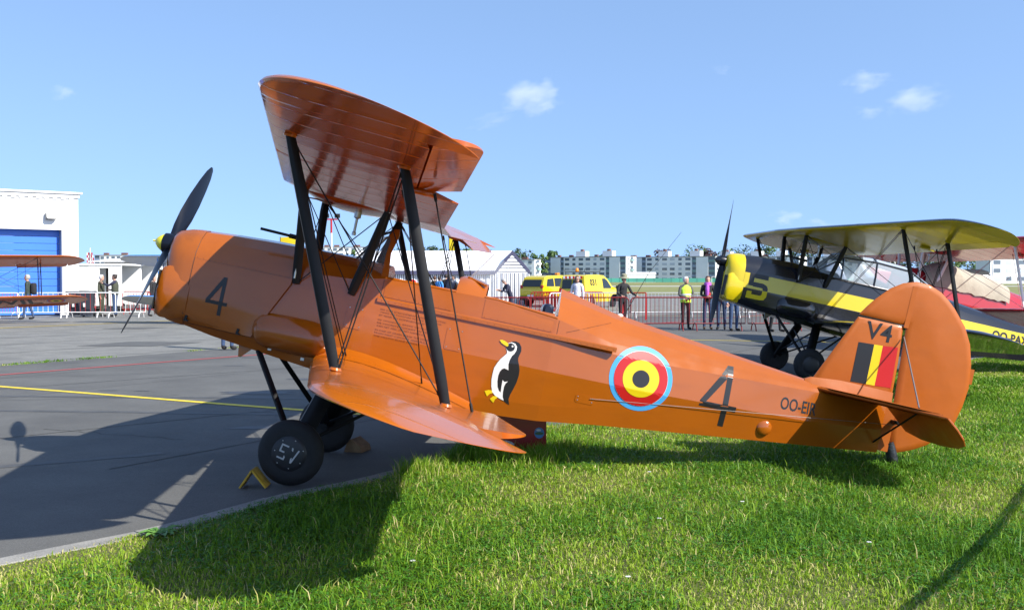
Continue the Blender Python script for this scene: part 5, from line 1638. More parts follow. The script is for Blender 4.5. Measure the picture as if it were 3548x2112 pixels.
# floodlight mast, beach flag, banner, chequered flag
ms = empty('floodlight_mast', (X_at(1149, 75), 75.0, 0)); tag(ms, 'red and white floodlight mast seen between the cabane struts', 'mast')
zt = 1.6 + (965 - 760) * 75 / 3550
for k in range(4):
    z0, z1 = (0, 2.0, 2.6, zt - 1.0, zt)[k], (0, 2.0, 2.6, zt - 1.0, zt)[k + 1]
    m = MB(); m.tube([(0, 0, z0), (0, 0, z1)], .07, n=10); m.build('mast_section', print_red if k == 3 else print_white, ms)
m = MB(); m.box((0, 0, zt), (.9, .1, .1)); m.build('crossbar', print_red, ms)
for s in (-.35, .45):
    m = MB(); m.box((s, -.05, zt + .25), (.38, .2, .28), Matrix.Rotation(R(15), 3, 'X')); m.build('floodlight', car_black, ms)
bf = empty('beach_flag', (X_at(1556, 68), 68.0, 0)); tag(bf, 'tall yellow beach flag rising behind the marquee roof', 'flag')
m = MB(); m.tube([(0, 0, 0), (0, 0, 4.9)], .03, n=6); m.build('pole', car_black, bf)
m = MB(); m.loft([[Vector((0, 0, z)), Vector((.5 - .06 * abs(z - 3), .02, z)), Vector((.5 - .06 * abs(z - 3), .03, z)), Vector((0, .02, z))] for z in (1.2, 2, 3, 4, 4.6)]); m.build('cloth', print_yellow, bf)
bn = empty('yellow_banner', (X_at(972, 70), 70.0, 0)); tag(bn, 'yellow banner on posts showing above the orange engine cowling', 'banner')
for xx in (0, 1.6):
    m = MB(); m.tube([(xx, 0, 0), (xx, 0, 4.45)], .03, n=6); m.build('post', car_black, bn)
m = MB(); m.loft([[Vector((0, 0, z)), Vector((.8, -.1, z + .05)), Vector((1.6, 0, z)), Vector((1.6, .02, z)), Vector((.8, -.08, z + .05)), Vector((0, .02, z))] for z in (3.6, 4.4)]); m.build('cloth', print_yellow, bn)
cf = empty('chequered_flag_pole', (X_at(314, 120), 120.0, 0)); tag(cf, 'red and white chequered flag beside the hangar corner', 'flag')
m = MB(); m.tube([(0, 0, 0), (0, 0, 5.2)], .05, n=6); m.build('pole', wht_p, cf)
for i in range(6):
    for j in range(7):
        m = MB(); m.box((-.35 + i * .14 * (1.2 - abs(j - 3) * .12), .1 * math.sin(i), 2.7 + j * .3), (.15, .02, .29)); m.build('flag_square', print_red if (i + j) % 2 else print_white, cf)
st_ = empty('information_stand', (X_at(1425, 56), 56, 0)); tag(st_, 'round red sign or ball in the shade of the marquee', 'sign')
m = MB(); m.ellipsoid((0, 0, 1.15), (.42, .1, .42), 20, 12); m.build('disc', redl_m, st_)
m = MB(); m.tube([(0, .05, 0), (0, .05, 1.2)], .03, n=6); m.build('post', car_black, st_)

# unseen rope line outside the view, added to cast a shadow on the lawn
rb = empty('shadow_rope', (5.6, 7.95, 0)); tag(rb, 'unseen rope on two posts, added for its shadow across the grass corner', 'rope barrier')
for q in ((0, 0), (-3.0, -4.35)):
    m = MB(); m.tube([(q[0], q[1], 0), (q[0], q[1], 1.06)], .025, n=8); m.build('post', bar_white, rb)
m = MB(); m.tube([(-3.0 * t, -4.35 * t, 1.02 - .28 * t * (1 - t)) for t in np.linspace(0, 1, 13)], .022, n=8); m.build('rope', mat('hemp_rope', (.35, .28, .18), .9), rb)
# ================================================================ people
skin_m = mat('skin', (.50, .28, .20), .55)
SKM = {}
def cloth(name, c): return mat('cloth_' + name, c, .85, var=.12, vscale=9, bump=.5, bscale=14, bdist=.03)
C_ = dict(black=cloth('black', (.014, .014, .017)), navy=cloth('navy', (.018, .02, .045)), jeans=cloth('jeans', (.035, .065, .14)), olive=cloth('olive', (.05, .055, .035)), grey=cloth('grey', (.085, .085, .085)),
          white=cloth('white', (.62, .60, .68)), sky=cloth('sky', (.06, .25, .62)), brown=cloth('brown', (.05, .035, .025)), vest=cloth('vest', (.55, .80, .06)), purple=cloth('purple', (.42, .10, .50)),
          red=cloth('red', (.4, .03, .02)), darkgreen=cloth('darkgreen', (.03, .045, .04)), tan=cloth('tan', (.30, .16, .06)), shoe=cloth('shoe', (.02, .018, .017)), khaki=cloth('khaki', (.26, .25, .17)))
hair = dict(grey=mat('hair_grey', (.35, .34, .33), .7, bump=.6, bscale=60), white=mat('hair_white', (.62, .61, .60), .7, bump=.6, bscale=60), dark=mat('hair_dark', (.025, .015, .012), .6, bump=.6, bscale=60), brown=mat('hair_brown', (.10, .045, .025), .6, bump=.6, bscale=60))
def person(label, x, y, face, top, legs, hr='dark', h=1.75, shoe='shoe', arms=None, lean=0.0, stride=.0, head_turn=0.0, head_down=0.0, build=1.0, extras=(), group=None, sleeve='long', z=0.0):
    """face: heading in degrees (0 looks towards the camera). arms: for left and right (elbow, wrist) offsets from the shoulder in body axes (x to the person's left, y back, z up)"""
    p = empty('person', (x, y, z), R(face)); tag(p, label, 'person', group)
    k = h / 1.75
    ln = lambda zz: Vector((0, -math.tan(lean) * max(0, zz - .95), 0))
    def V(a, b, c): return (Vector((a, b, c)) + ln(c) + Vector((0, 0, -(.5 * lean * lean) * max(0, c - .95)))) * k
    J, E_, Rr, tagm = [], [], [], []
    def add(v, r, par=None, mt=0):
        J.append(v); Rr.append(r if isinstance(r, tuple) else (r, r))
        if par is not None: E_.append((par, len(J) - 1)); tagm.append(mt)
        return len(J) - 1
    bw = build
    pel = add(V(0, 0, .95), (.155 * bw * k, .115 * bw * k))
    ab = add(V(0, 0, 1.10), (.150 * bw * k, .11 * bw * k), pel, 1)
    ch = add(V(0, .01, 1.30), (.175 * bw * k, .12 * bw * k), ab, 1)
    sh = add(V(0, .01, 1.42), (.12 * k, .085 * k), ch, 1)
    nk = add(V(0, 0, 1.50), .052 * k, sh, 0)
    add(V(0, -.012, 1.57), .05 * k, nk, 0)
    if arms is None: arms = [((.04, .0, -.29), (.05, -.06, -.53)), ((-.04, .0, -.29), (-.05, -.06, -.53))]
    wr = []
    for s, (eo, wo) in zip((1, -1), arms):
        so = add(V(s * .185 * bw, .01, 1.415), .062 * k, sh, 1)
        b0 = V(s * .2 * bw, .01, 1.405)
        e = add(b0 + Vector(eo) * k, .048 * k, so, 1)
        w = add(b0 + Vector(wo) * k, .034 * k, e, 1 if sleeve == 'long' else 0)
        d = (Vector(wo) - Vector(eo)).normalized()
        hd = add(b0 + Vector(wo) * k + d * .075 * k, (.04 * k, .022 * k), w, 0)
        wr.append((b0 + Vector(wo) * k + d * .075 * k, d))
    for s in (1, -1):
        fw = s * stride
        hp = add(V(s * .095 * bw, 0, .90), .10 * bw * k, pel, 2)
        kn = add(Vector((s * .10, -fw * .5 - .015, .50)) * k, .064 * k, hp, 2)
        an = add(Vector((s * .105, -fw + .02, .095)) * k, .045 * k, kn, 2)
        hl = add(Vector((s * .105, -fw + .02, .05)) * k, .045 * k, an, 3)
        add(Vector((s * .125, -fw - .17, .04)) * k, (.045 * k, .032 * k), hl, 3)
    me = bpy.data.meshes.new('b')
    me.from_pydata([tuple(v) for v in J], E_, [])
    o = bpy.data.objects.new('b', me); col.objects.link(o)
    md = o.modifiers.new('s', 'SKIN'); md.use_smooth_shade = True
    for v, r in zip(me.skin_vertices[0].data, Rr): v.radius = r
    me.skin_vertices[0].data[0].use_root = True
    o.modifiers.new('u', 'SUBSURF').levels = 1
    dg = bpy.context.evaluated_depsgraph_get()
    bm_ = bpy.data.meshes.new_from_object(o.evaluated_get(dg))
    bpy.data.objects.remove(o)
    mats_ = [SKM.get('skin', skin_m), C_[top], C_[legs], C_[shoe]]
    mb = MB()
    vs = [v.co.copy() for v in bm_.vertices]
    ev = [(J[a], J[b], t, min(Rr[a][0], Rr[b][0])) for (a, b), t in zip(E_, tagm)]
    mi = []
    for f in bm_.polygons:
        c = f.center; best = (9, 0)
        for a, b, t, r in ev:
            ab_ = b - a; u = max(0, min(1, (c - a).dot(ab_) / max(1e-9, ab_.length_squared)))
            d = (c - (a + ab_ * u)).length - r * .6
            if d < best[0]: best = (d, t)
        mi.append(best[1])
    mb.add(vs, [tuple(f.vertices) for f in bm_.polygons], mi)
    bpy.data.meshes.remove(bm_)
    # fingers and thumbs
    for s, (hc, d) in zip((1, -1), wr):
        side_ = d.cross(Vector((0, 1, 0))); side_ = side_.normalized() if side_.length > .1 else Vector((1, 0, 0))
        inn = side_.cross(d).normalized()
        for q in range(4):
            b0 = hc + side_ * ((q - 1.5) * .019 * k); Lf = (.060, .072, .068, .052)[q] * k
            mb.tube([b0, b0 + d * Lf * .55 - inn * .006, b0 + d * Lf - inn * .024 * k], [.0095 * k, .009 * k, .007 * k], n=6, mi=0)
        t0 = hc - d * .045 * k - side_ * .03 * k * s
        mb.tube([t0, t0 + d * .03 * k - side_ * .028 * k * s, t0 + d * .06 * k - side_ * .030 * k * s], [.011 * k, .011 * k, .008 * k], n=6, mi=0)
    # head with nose, ears, eyes
    hc = V(0, -.02, 1.63)
    hrot = Matrix.Rotation(R(head_turn), 3, 'Z') @ Matrix.Rotation(head_down + lean * .6, 3, 'X')
    rings = []
    for zz, rx, ry, oy in ((-.118, .030, .035, -.035), (-.105, .046, .055, -.028), (-.075, .060, .075, -.012), (-.035, .070, .088, -.004), (.01, .075, .096, .002), (.05, .075, .097, .006), (.085, .064, .083, .008), (.108, .042, .055, .008), (.118, .016, .02, .008)):
        rings.append([hc + hrot @ (Vector((rx * math.cos(a), oy + ry * math.sin(a), zz)) * k) for a in np.linspace(0, 2 * math.pi, 16, endpoint=False)])
    mb.loft(rings, mi=0)
    def hp_(v): return hc + hrot @ (Vector(v) * k)
    mb.loft([[hp_((sx * w, -.088 - d, zz)) for sx, w, d in ((-1, ww, 0), (0, 0, dd), (1, ww, 0), (0, 0, -.01))] for zz, ww, dd in ((.025, .007, .004), (-.005, .010, .014), (-.025, .015, .022), (-.033, .012, .006))], mi=0)
    for s in (-1, 1):
        mb.ellipsoid(hp_((s * .077, .008, -.005)), (.010 * k, .018 * k, .03 * k), 8, 6, hrot, mi=0)
    body = mb.build('body', mats_, p, smooth=70)
    for s in (-1, 1):
        m = MB(); m.ellipsoid(hp_((s * .030, -.086, .016)), (.011 * k, .006 * k, .006 * k), 8, 5, hrot); m.build('eye', mat('eye_dark', (.03, .02, .015), .2), p)
    m = MB(); m.ellipsoid(hp_((0, -.090, -.062)), (.024 * k, .006 * k, .005 * k), 8, 5, hrot); m.build('mouth', mat('lips', (.30, .10, .08), .5), p)
    # hair
    long_ = 'long' in extras
    m = MB(); rg = []
    for zz, q in ((.128, .25), (.118, .62), (.09, .93), (.05, 1.08), (.01, 1.09), (-.03, 1.05)) + (((-.09, 1.1), (-.14, .95)) if long_ else ((-.055, .9),)):
        rr = []
        for a in np.linspace(0, 2 * math.pi, 18, endpoint=False):
            rx, ry = .078 * q, .101 * q
            yv = .008 + ry * math.sin(a)
            if zz < .07: yv = max(yv, -.055 if long_ else -.02)
            rr.append(hp_((rx * math.cos(a), yv, zz)))
        rg.append(rr)
    m.loft(rg); m.build('hair', hair[hr], p, smooth=60)
    for ex in extras:
        if ex == 'vest':
            m = MB(); rg = []
            for zz, rx, ry in ((.90, .185, .145), (1.0, .185, .142), (1.12, .185, .138), (1.3, .198, .142), (1.42, .165, .115), (1.475, .09, .08)):
                rg.append([V(rx * bw * math.cos(a), .008 + ry * bw * math.sin(a), zz) for a in np.linspace(0, 2 * math.pi, 20, endpoint=False)])
            m.loft(rg, caps=False); m.build('safety_vest', C_['vest'], p, smooth=60)
            for zz in (1.0, 1.14):
                m = MB(); m.loft([[V(.190 * bw * math.cos(a), .008 + .147 * bw * math.sin(a), z_) for a in np.linspace(0, 2 * math.pi, 20, endpoint=False)] for z_ in (zz, zz + .05)], caps=False); m.build('reflective_band', mat('reflective', (.6, .6, .6), .3), p, smooth=60)
        elif ex == 'scarf':
            for dz_, rr_ in ((0, .085), (.045, .078)):
                m = MB(); m.tube([V(rr_ * math.cos(a), -.01 + rr_ * math.sin(a), 1.47 + dz_) for a in np.linspace(0, 2 * math.pi, 14, endpoint=False)], .042 * k, n=8, closed=True); m.build('scarf', C_['purple'], p, smooth=70)
            m = MB(); m.tube([V(-.02, -.12, 1.46), V(-.03, -.155, 1.36), V(-.03, -.15, 1.2), V(-.04, -.14, 1.12)], [.05, .065, .06, .045], n=8); m.build('scarf_end', C_['purple'], p, smooth=70)
        elif ex == 'hat':
            m = MB(); m.lathe([(.19, -.02), (.185, 0), (.10, .03), (.105, .05), (.098, .12), (.06, .145), (.01, .15)], n=24)
            m.v = [tuple(hp_((q[0], q[1], q[2] + .055))) for q in m.v]; m.build('sun_hat', C_['khaki'], p, smooth=50)
        elif ex == 'backpack':
            m = MB(); m.rbox(V(0, .22, 1.2), (.30 * k, .18 * k, .46 * k), .08); m.build('backpack', C_['black'], p, smooth=60)
        elif ex == 'shoulder_bag':
            m = MB(); m.rbox(V(-.22, .05, .98), (.30, .16, .24), .06); m.build('bag', C_['black'], p, smooth=60)
            m = MB(); m.tube([V(-.22, .02, 1.08), V(-.05, -.13, 1.3), V(.10, -.03, 1.46), V(-.02, .15, 1.3), V(-.2, .1, 1.1)], .014, n=6); m.build('bag_strap', C_['black'], p, smooth=60)
        elif ex == 'gilet':
            m = MB(); rg = []
            for zz, rx, ry in ((.93, .18, .14), (1.12, .178, .136), (1.3, .196, .14), (1.42, .16, .115), (1.475, .085, .08)):
                rg.append([V(rx * bw * math.cos(a), .008 + ry * bw * math.sin(a), zz) for a in np.linspace(0, 2 * math.pi, 20, endpoint=False)])
            m.loft(rg, caps=False); m.build('gilet', C_['olive'], p, smooth=60)
        elif ex == 'bun':
            m = MB(); m.ellipsoid(hp_((0, .10, .08)), (.04 * k, .04 * k, .04 * k)); m.build('hair_bun', hair[hr], p, smooth=60)
        elif ex == 'lining':
            m = MB(); m.rbox(V(0, -.135, 1.12), (.17, .03, .20), .04); m.build('red_bag', C_['red'], p, smooth=60)
        elif ex == 'glasses':
            for s in (-1, 1):
                m = MB(); m.tube([hp_((s * .03 + .02 * math.cos(a), -.097, .016 + .016 * math.sin(a))) for a in np.linspace(0, 2 * math.pi, 12, endpoint=False)], .003, n=5, closed=True); m.build('glasses', car_black, p)
    return p
clasp = [((.05, -.06, -.27), (-.13, -.24, -.33)), ((-.05, -.06, -.27), (.13, -.24, -.33))]
phone = [((.06, -.10, -.26), (-.02, -.34, -.20)), ((-.06, -.10, -.26), (.04, -.34, -.20))]
def at_feet(px, py):
    Yd = 3550 * 1.6 / (py - 965.0)
    return X_at(px, Yd), Yd
def PX(label, px, py, *a, **k):
    x_, y_ = at_feet(px, py)
    return person(label, x_, y_, *a, **k)
PX('grey-haired person in a yellow safety vest standing behind the barrier', 2376, 1141, 12, 'grey', 'black', 'white', h=1.66, extras=('vest',), arms=clasp, head_turn=35)
PX('woman with a purple scarf and ankle boots behind the barrier', 2452, 1141, -4, 'black', 'jeans', 'brown', h=1.68, shoe='tan', extras=('scarf', 'lining'), arms=clasp, build=.88)
PX('man in grey jacket and jeans half hidden by the black propeller', 2500, 1141, -20, 'grey', 'jeans', 'dark', h=1.74)
PX('person in jeans standing below the yellow cowling, head hidden', 2543, 1146, 15, 'sky', 'jeans', 'dark', h=1.72)
PX('person in dark trousers whose legs show behind the landing gear', 2688, 1149, 30, 'black', 'black', 'dark', h=1.75, stride=.1)
PX('person in black jacket and sun hat leaning on the barrier', 2158, 1126, 25, 'black', 'black', 'dark', h=1.70, extras=('hat', 'shoulder_bag'), arms=[((.10, -.08, -.26), (.16, -.30, -.36)), ((-.08, -.06, -.27), (-.05, -.30, -.36))], lean=.10)
PX('woman in a white shirt with dark hair and glasses beside the van', 2000, 1118, -18, 'white', 'navy', 'brown', h=1.70, extras=('glasses', 'long'), head_turn=30, build=.95)
PX('grey-haired man in navy bending his head over a phone at the marquee', 1770, 1096, -70, 'navy', 'navy', 'grey', h=1.66, arms=phone, lean=.42, head_down=.45)
PX('man in a blue shirt seen above the front cockpit edge', 1522, 1072, 150, 'sky', 'navy', 'dark', h=1.72, group='people under the marquee')
PX('man in a brown jacket beside the blue shirt under the marquee', 1546, 1070, 160, 'brown', 'black', 'dark', h=1.84, group='people under the marquee')
PX('dark-clad person left of the blue shirt under the marquee', 1506, 1068, 200, 'black', 'black', 'brown', h=1.74, group='people under the marquee')
PX('man with receding hair facing right under the marquee', 1572, 1068, -60, 'grey', 'black', 'dark', h=1.76, group='people under the marquee')
PX('man in dark jacket with backpack walking past the blue hangar door', 96, 1106, -78, 'darkgreen', 'jeans', 'grey', h=1.76, extras=('backpack',), stride=.16)
PX('blond man in olive overalls standing by the trailer door', 351, 1096, 88, 'olive', 'olive', 'white', h=1.76)
PX('man with tied dark hair and gilet resting a hand on his friend', 398, 1096, -88, 'navy', 'jeans', 'dark', h=1.78, extras=('gilet', 'bun'), arms=[((.05, -.18, -.12), (.02, -.42, -.02)), ((-.05, -.02, -.28), (.05, -.24, -.30))])
PX('person in dark trousers walking behind the blue lower wing', 532, 1095, 80, 'black', 'navy', 'dark', h=1.72, stride=.16)
PX('person in jeans standing under the orange engine cowling, only a leg visible', 788, 1212, 170, 'sky', 'jeans', 'dark', h=1.74)
# ================================================================ trees
leaf_m = {}
def leaf_mat(name, c):
    if name in leaf_m: return leaf_m[name]
    m = bpy.data.materials.new(name); m.use_nodes = True
    nt = m.node_tree; b = nt.nodes['Principled BSDF']; b.inputs['Roughness'].default_value = .6
    oi = nt.nodes.new('ShaderNodeAttribute'); oi.attribute_name = 'tone'
    rp = nt.nodes.new('ShaderNodeValToRGB'); rp.color_ramp.elements[0].color = (*[q * .55 for q in c], 1); rp.color_ramp.elements[1].color = (*[min(1, q * 1.5) for q in c], 1)
    nt.links.new(oi.outputs['Fac'], rp.inputs['Fac']); nt.links.new(rp.outputs[0], b.inputs['Base Color'])
    leaf_m[name] = m
    return m
bark_m = mat('bark', (.07, .05, .035), .9, var=.3, vscale=8)
def tree(label, x, y, h, w, c='green', seed=0, leaf=.45, n=1500, group='trees behind the airfield', base=0.25):
    rnd = np.random.RandomState(seed)
    t = empty('tree', (x, y, 0)); tag(t, label, 'tree', group)
    m = MB(); m.tube([(0, 0, 0), (.1, 0, h * .3), (0, .1, h * .6), (0, 0, h * .85)], [h * .028, h * .022, h * .015, h * .005], n=8)
    for k in range(6):
        a = k * 1.05 + seed; z0 = h * (.3 + .07 * k)
        m.tube([(0, 0, z0), (math.cos(a) * w * .18, math.sin(a) * w * .18, z0 + h * .08), (math.cos(a) * w * .36, math.sin(a) * w * .36, z0 + h * .2)], [h * .011, h * .008, h * .003], n=6)
    m.build('trunk', bark_m, t, smooth=60)
    nc = 26
    cz = rnd.uniform(base, .93, nc); rr_ = np.sqrt(np.clip(1 - ((cz - .55) / .47) ** 2, .05, 1)) * w * .5
    ca = rnd.uniform(0, 6.28, nc); cr = rr_ * np.sqrt(rnd.uniform(.05, .8, nc))
    cen = np.stack([cr * np.cos(ca), cr * np.sin(ca), cz * h], 1); crad = rnd.uniform(.10, .2, nc) * w
    k = rnd.randint(0, nc, n)
    d = rnd.normal(size=(n, 3)); d /= np.linalg.norm(d, axis=1)[:, None]
    P_ = cen[k] + d * (crad[k] * rnd.uniform(.55, 1.0, n) ** .5)[:, None]
    u = rnd.normal(size=(n, 3)); u -= d * (u * d).sum(1)[:, None] * .6; u /= np.linalg.norm(u, axis=1)[:, None]
    v_ = np.cross(d, u); v_ /= np.linalg.norm(v_, axis=1)[:, None]
    s = (leaf * rnd.uniform(.6, 1.3, n))[:, None]
    Vx = np.stack([P_ - u * s, P_ + v_ * s * .6, P_ + u * s, P_ - v_ * s * .6], 1).reshape(-1, 3)
    me = bpy.data.meshes.new('crown')
    me.from_pydata(Vx.tolist(), [], np.arange(4 * n).reshape(n, 4).tolist())
    at = me.attributes.new('tone', 'FLOAT', 'FACE'); at.data.foreach_set('value', np.clip(rnd.normal(.5, .22, n) + (rnd.rand(nc)[k] - .5) * .3, 0, 1).astype('f'))
    me.materials.append({'green': leaf_mat('leaf_green', (.055, .11, .022)), 'dark': leaf_mat('leaf_dark', (.03, .062, .022)), 'copper': leaf_mat('leaf_copper', (.06, .03, .03)), 'light': leaf_mat('leaf_light', (.09, .15, .03))}[c])
    o = bpy.data.objects.new('crown', me); col.objects.link(o); o.parent = t
    return t
tl = [  # px, depth, top py, width px, colour, what stands near
    (1800, 640, 862, 95, 'dark', 'dark round tree behind the marquee gable'), (1862, 560, 868, 60, 'green', 'slim tree just left of the first apartment block'), (1880, 565, 880, 50, 'light', 'bushy tree at the corner of the first apartment block'),
    (1925, 700, 868, 70, 'green', 'tree crown over the first lift house'), (2010, 700, 872, 60, 'dark', 'tree crown between the two lift houses'), (2110, 700, 868, 70, 'green', 'tree crown over the end of the first block'), (2300, 700, 864, 80, 'copper', 'copper tree crown over the second block'),
    (2412, 720, 856, 120, 'green', 'large tree crown behind the hi-vis person'), (2460, 720, 860, 80, 'copper', 'copper tree crown left of the black propeller'), (2530, 700, 858, 110, 'green', 'tree crown above the yellow cowling'), (2600, 720, 852, 130, 'dark', 'broad dark tree crown above the black cowling'),
    (2700, 720, 846, 150, 'green', 'broad tree crown under the yellow wing root'), (2790, 720, 852, 120, 'dark', 'dark tree crown beside the black cabane struts'), (2900, 700, 868, 110, 'green', 'tree crown behind the black canopy'), (3010, 560, 880, 100, 'green', 'tree crown behind the canopy rear end'),
    (3100, 420, 880, 130, 'dark', 'dark tree behind the red wing'), (3200, 420, 888, 120, 'green', 'tree behind the red cowling'), (3310, 400, 890, 120, 'light', 'light green tree behind the silver nose'), (3400, 420, 888, 110, 'green', 'tree behind the silver propeller'), (3500, 400, 895, 120, 'dark', 'dark tree at the photo edge behind the white struts'),
    (1240, 500, 862, 70, 'green', 'tree seen behind the orange front windscreen'), (1290, 520, 866, 70, 'light', 'light tree beside the front windscreen post'), (1390, 560, 862, 90, 'green', 'tree over the marquee roof near the cabane'), (1480, 560, 855, 100, 'dark', 'dark tree over the middle of the marquee roof'), (1545, 560, 862, 90, 'green', 'tree beside the yellow beach flag'), (1610, 560, 860, 80, 'green', 'tree between beach flag and far strut'), (1680, 600, 862, 80, 'light', 'pale tree over the right part of the marquee roof'),
    (1045, 120, 848, 60, 'green', 'tree beside the yellow banner above the cowling'), (470, 300, 905, 90, 'dark', 'dark tree behind the motorhome roof')]
for i, (px, D, top, wpx, c, lb) in enumerate(tl):
    hh = 1.6 + (965 - top) * D / 3550.0
    tree(lb, X_at(px, D), D, hh, wpx * D / 3550.0, c, seed=i + 1, leaf=max(.16, D * .0011), n=1300)

# ================================================================ grass
rs = np.random.RandomState(11)
kl = np.array([(p.x, p.y) for p in lawn_edge])
def inside(px, py):
    """right-hand side of the kerb line"""
    xk = np.interp(py, kl[:, 1], kl[:, 0])
    return px > xk
def in_view(x, y, mrg=.35):
    return np.abs(x) < y * .5 + mrg
def patches(x, y):
    """slow variation of the lawn: 0 lush clover, 1 dry"""
    return .5 + .22 * np.sin(x * 1.7 + 1.3 * np.sin(y * 1.1)) + .18 * np.sin(y * 2.3 + x * .6 + 2) + .14 * np.sin(x * 4.1 - y * 3.3) + .1 * np.sin(7.3 * x + 5.1 * y)
def scatter(n, y0, y1, pw=1.0):
    out = []
    tot = 0
    while tot < n:
        m_ = n * 2
        y = y0 + (y1 - y0) * rs.rand(m_) ** pw
        x = (rs.rand(m_) * 2 - 1) * (y * .5 + .35)
        ok = inside(x, y)
        out.append(np.stack([x[ok], y[ok]], 1)); tot += ok.sum()
    return np.concatenate(out)[:n]
def blades(P_, hmin, hmax, w, lean, dry=.12):
    n = len(P_)
    pt = patches(P_[:, 0], P_[:, 1])
    h = (hmin + (hmax - hmin) * rs.rand(n) ** 1.6) * (1.45 - .95 * np.clip(pt, 0, 1))
    ed = P_[:, 0] - np.interp(P_[:, 1], kl[:, 1], kl[:, 0])
    h *= np.where(P_[:, 1] < 8.3, np.clip(ed / .4, .35, 1), 1)
    a = rs.rand(n) * 2 * np.pi
    ln = lean * rs.uniform(.3, 1.3, n)
    dx, dy = np.cos(a), np.sin(a)
    b = rs.rand(n) * np.pi
    wx, wy = np.cos(b) * w, np.sin(b) * w
    wx *= rs.uniform(.6, 1.3, n); wy *= rs.uniform(.6, 1.3, n)
    z0 = np.full(n, .004)
    base = np.stack([P_[:, 0], P_[:, 1], z0], 1)
    mid = base + np.stack([dx * ln * h * .3, dy * ln * h * .3, h * .6], 1)
    tip = base + np.stack([dx * ln * h, dy * ln * h, h * np.sqrt(np.clip(1 - (ln * .7) ** 2, .15, 1))], 1)
    wv_ = np.stack([wx, wy, np.zeros(n)], 1)
    V_ = np.stack([base - wv_, base + wv_, mid - wv_ * .8, mid + wv_ * .8, tip], 1)
    tone = np.clip(rs.normal(.45, .2, n) + (pt - .5) * .8, 0, 1)
    dr = rs.rand(n) < dry * np.clip(pt * 2, .1, 2.2) ** 1.6
    tone = np.where(dr, 1.0 + rs.rand(n) * .5, tone * .8)
    return V_, tone
def build_blades(name, sets, m, label):
    V_ = np.concatenate([s[0] for s in sets]); tone = np.concatenate([s[1] for s in sets])
    n = len(V_)
    me = bpy.data.meshes.new(name)
    me.vertices.add(n * 5)
    me.vertices.foreach_set('co', V_.reshape(-1).astype('f'))
    idx = np.arange(n)[:, None] * 5
    quads = (idx + np.array([[0, 1, 3, 2]])); tris = (idx + np.array([[2, 3, 4]]))
    loops = np.concatenate([quads, tris], 1).reshape(-1)
    starts = np.stack([np.arange(n) * 7, np.arange(n) * 7 + 4], 1).reshape(-1)
    tot = np.tile([4, 3], n)
    me.loops.add(len(loops)); me.loops.foreach_set('vertex_index', loops.astype('i'))
    me.polygons.add(2 * n); me.polygons.foreach_set('loop_start', starts.astype('i')); me.polygons.foreach_set('loop_total', tot.astype('i'))
    me.update(calc_edges=True)
    at = me.attributes.new('tone', 'FLOAT', 'FACE'); at.data.foreach_set('value', np.repeat(tone, 2).astype('f'))
    me.polygons.foreach_set('use_smooth', np.ones(2 * n, dtype=bool))
    me.materials.append(m)
    o = bpy.data.objects.new(name, me); col.objects.link(o)
    return tag(o, label, 'grass', kind='stuff')
def grass_material(name, cols, transl=.35):
    m = bpy.data.materials.new(name); m.use_nodes = True
    nt = m.node_tree; b = nt.nodes['Principled BSDF']; b.inputs['Roughness'].default_value = .45
    b.inputs['Specular IOR Level'].default_value = .2
    at = nt.nodes.new('ShaderNodeAttribute'); at.attribute_name = 'tone'
    mr = nt.nodes.new('ShaderNodeMath'); mr.operation = 'MULTIPLY'; mr.inputs[1].default_value = 1 / 1.5
    nt.links.new(at.outputs['Fac'], mr.inputs[0])
    rp = nt.nodes.new('ShaderNodeValToRGB')
    els = rp.color_ramp.elements
    els[0].position, els[1].position = 0, 1
    els[0].color, els[1].color = (*cols[0], 1), (*cols[-1], 1)
    for k, c in enumerate(cols[1:-1]):
        e = els.new((k + 1) / (len(cols) - 1)); e.color = (*c, 1)
    nt.links.new(mr.outputs[0], rp.inputs['Fac']); nt.links.new(rp.outputs[0], b.inputs['Base Color'])
    tr_ = nt.nodes.new('ShaderNodeBsdfTranslucent'); nt.links.new(rp.outputs[0], tr_.inputs['Color'])
    mx = nt.nodes.new('ShaderNodeMixShader'); mx.inputs[0].default_value = transl
    nt.links.new(b.outputs[0], mx.inputs[1]); nt.links.new(tr_.outputs[0], mx.inputs[2])
    nt.links.new(mx.outputs[0], nt.nodes['Material Output'].inputs[0])
    return m
g_m = grass_material('grass_blades', [(.070, .175, .010), (.165, .31, .017), (.29, .41, .030), (.46, .43, .13), (.60, .52, .25)])
sets = [blades(scatter(120000, 4.4, 9.0, .9), .014, .065, .0034, 1.0, dry=.065), blades(scatter(65000, 8.5, 14.0), .018, .065, .005, 1.0, dry=.065), blades(scatter(45000, 13.5, 24.0), .02, .06, .008, 1.0),
        blades(scatter(9000, 4.4, 10), .06, .12, .0032, .7, dry=.12), blades(scatter(9000, 4.4, 9.5), .02, .06, .0022, 1.38, dry=2.0)]
# taller fringe along the kerb
cum = []
for i in range(len(lawn_edge) - 1):
    a_, b_ = lawn_edge[i], lawn_edge[i + 1]
    if a_.y > 16 or a_.y < 4.2: continue
    L_ = (b_ - a_).length
    n_ = int(L_ * (750 if a_.y > 8.2 else 160))
    t_ = rs.rand(n_)
    off_ = np.abs(rs.normal(0, .09, n_)) - .02
    dirv = (b_ - a_).normalized()
    cum.append(np.stack([a_.x + (b_.x - a_.x) * t_ + dirv.y * off_, a_.y + (b_.y - a_.y) * t_ - dirv.x * off_], 1))
fr_ = np.concatenate(cum)
sets.append(blades(fr_, .05, .15, .0032, .6, dry=.25))
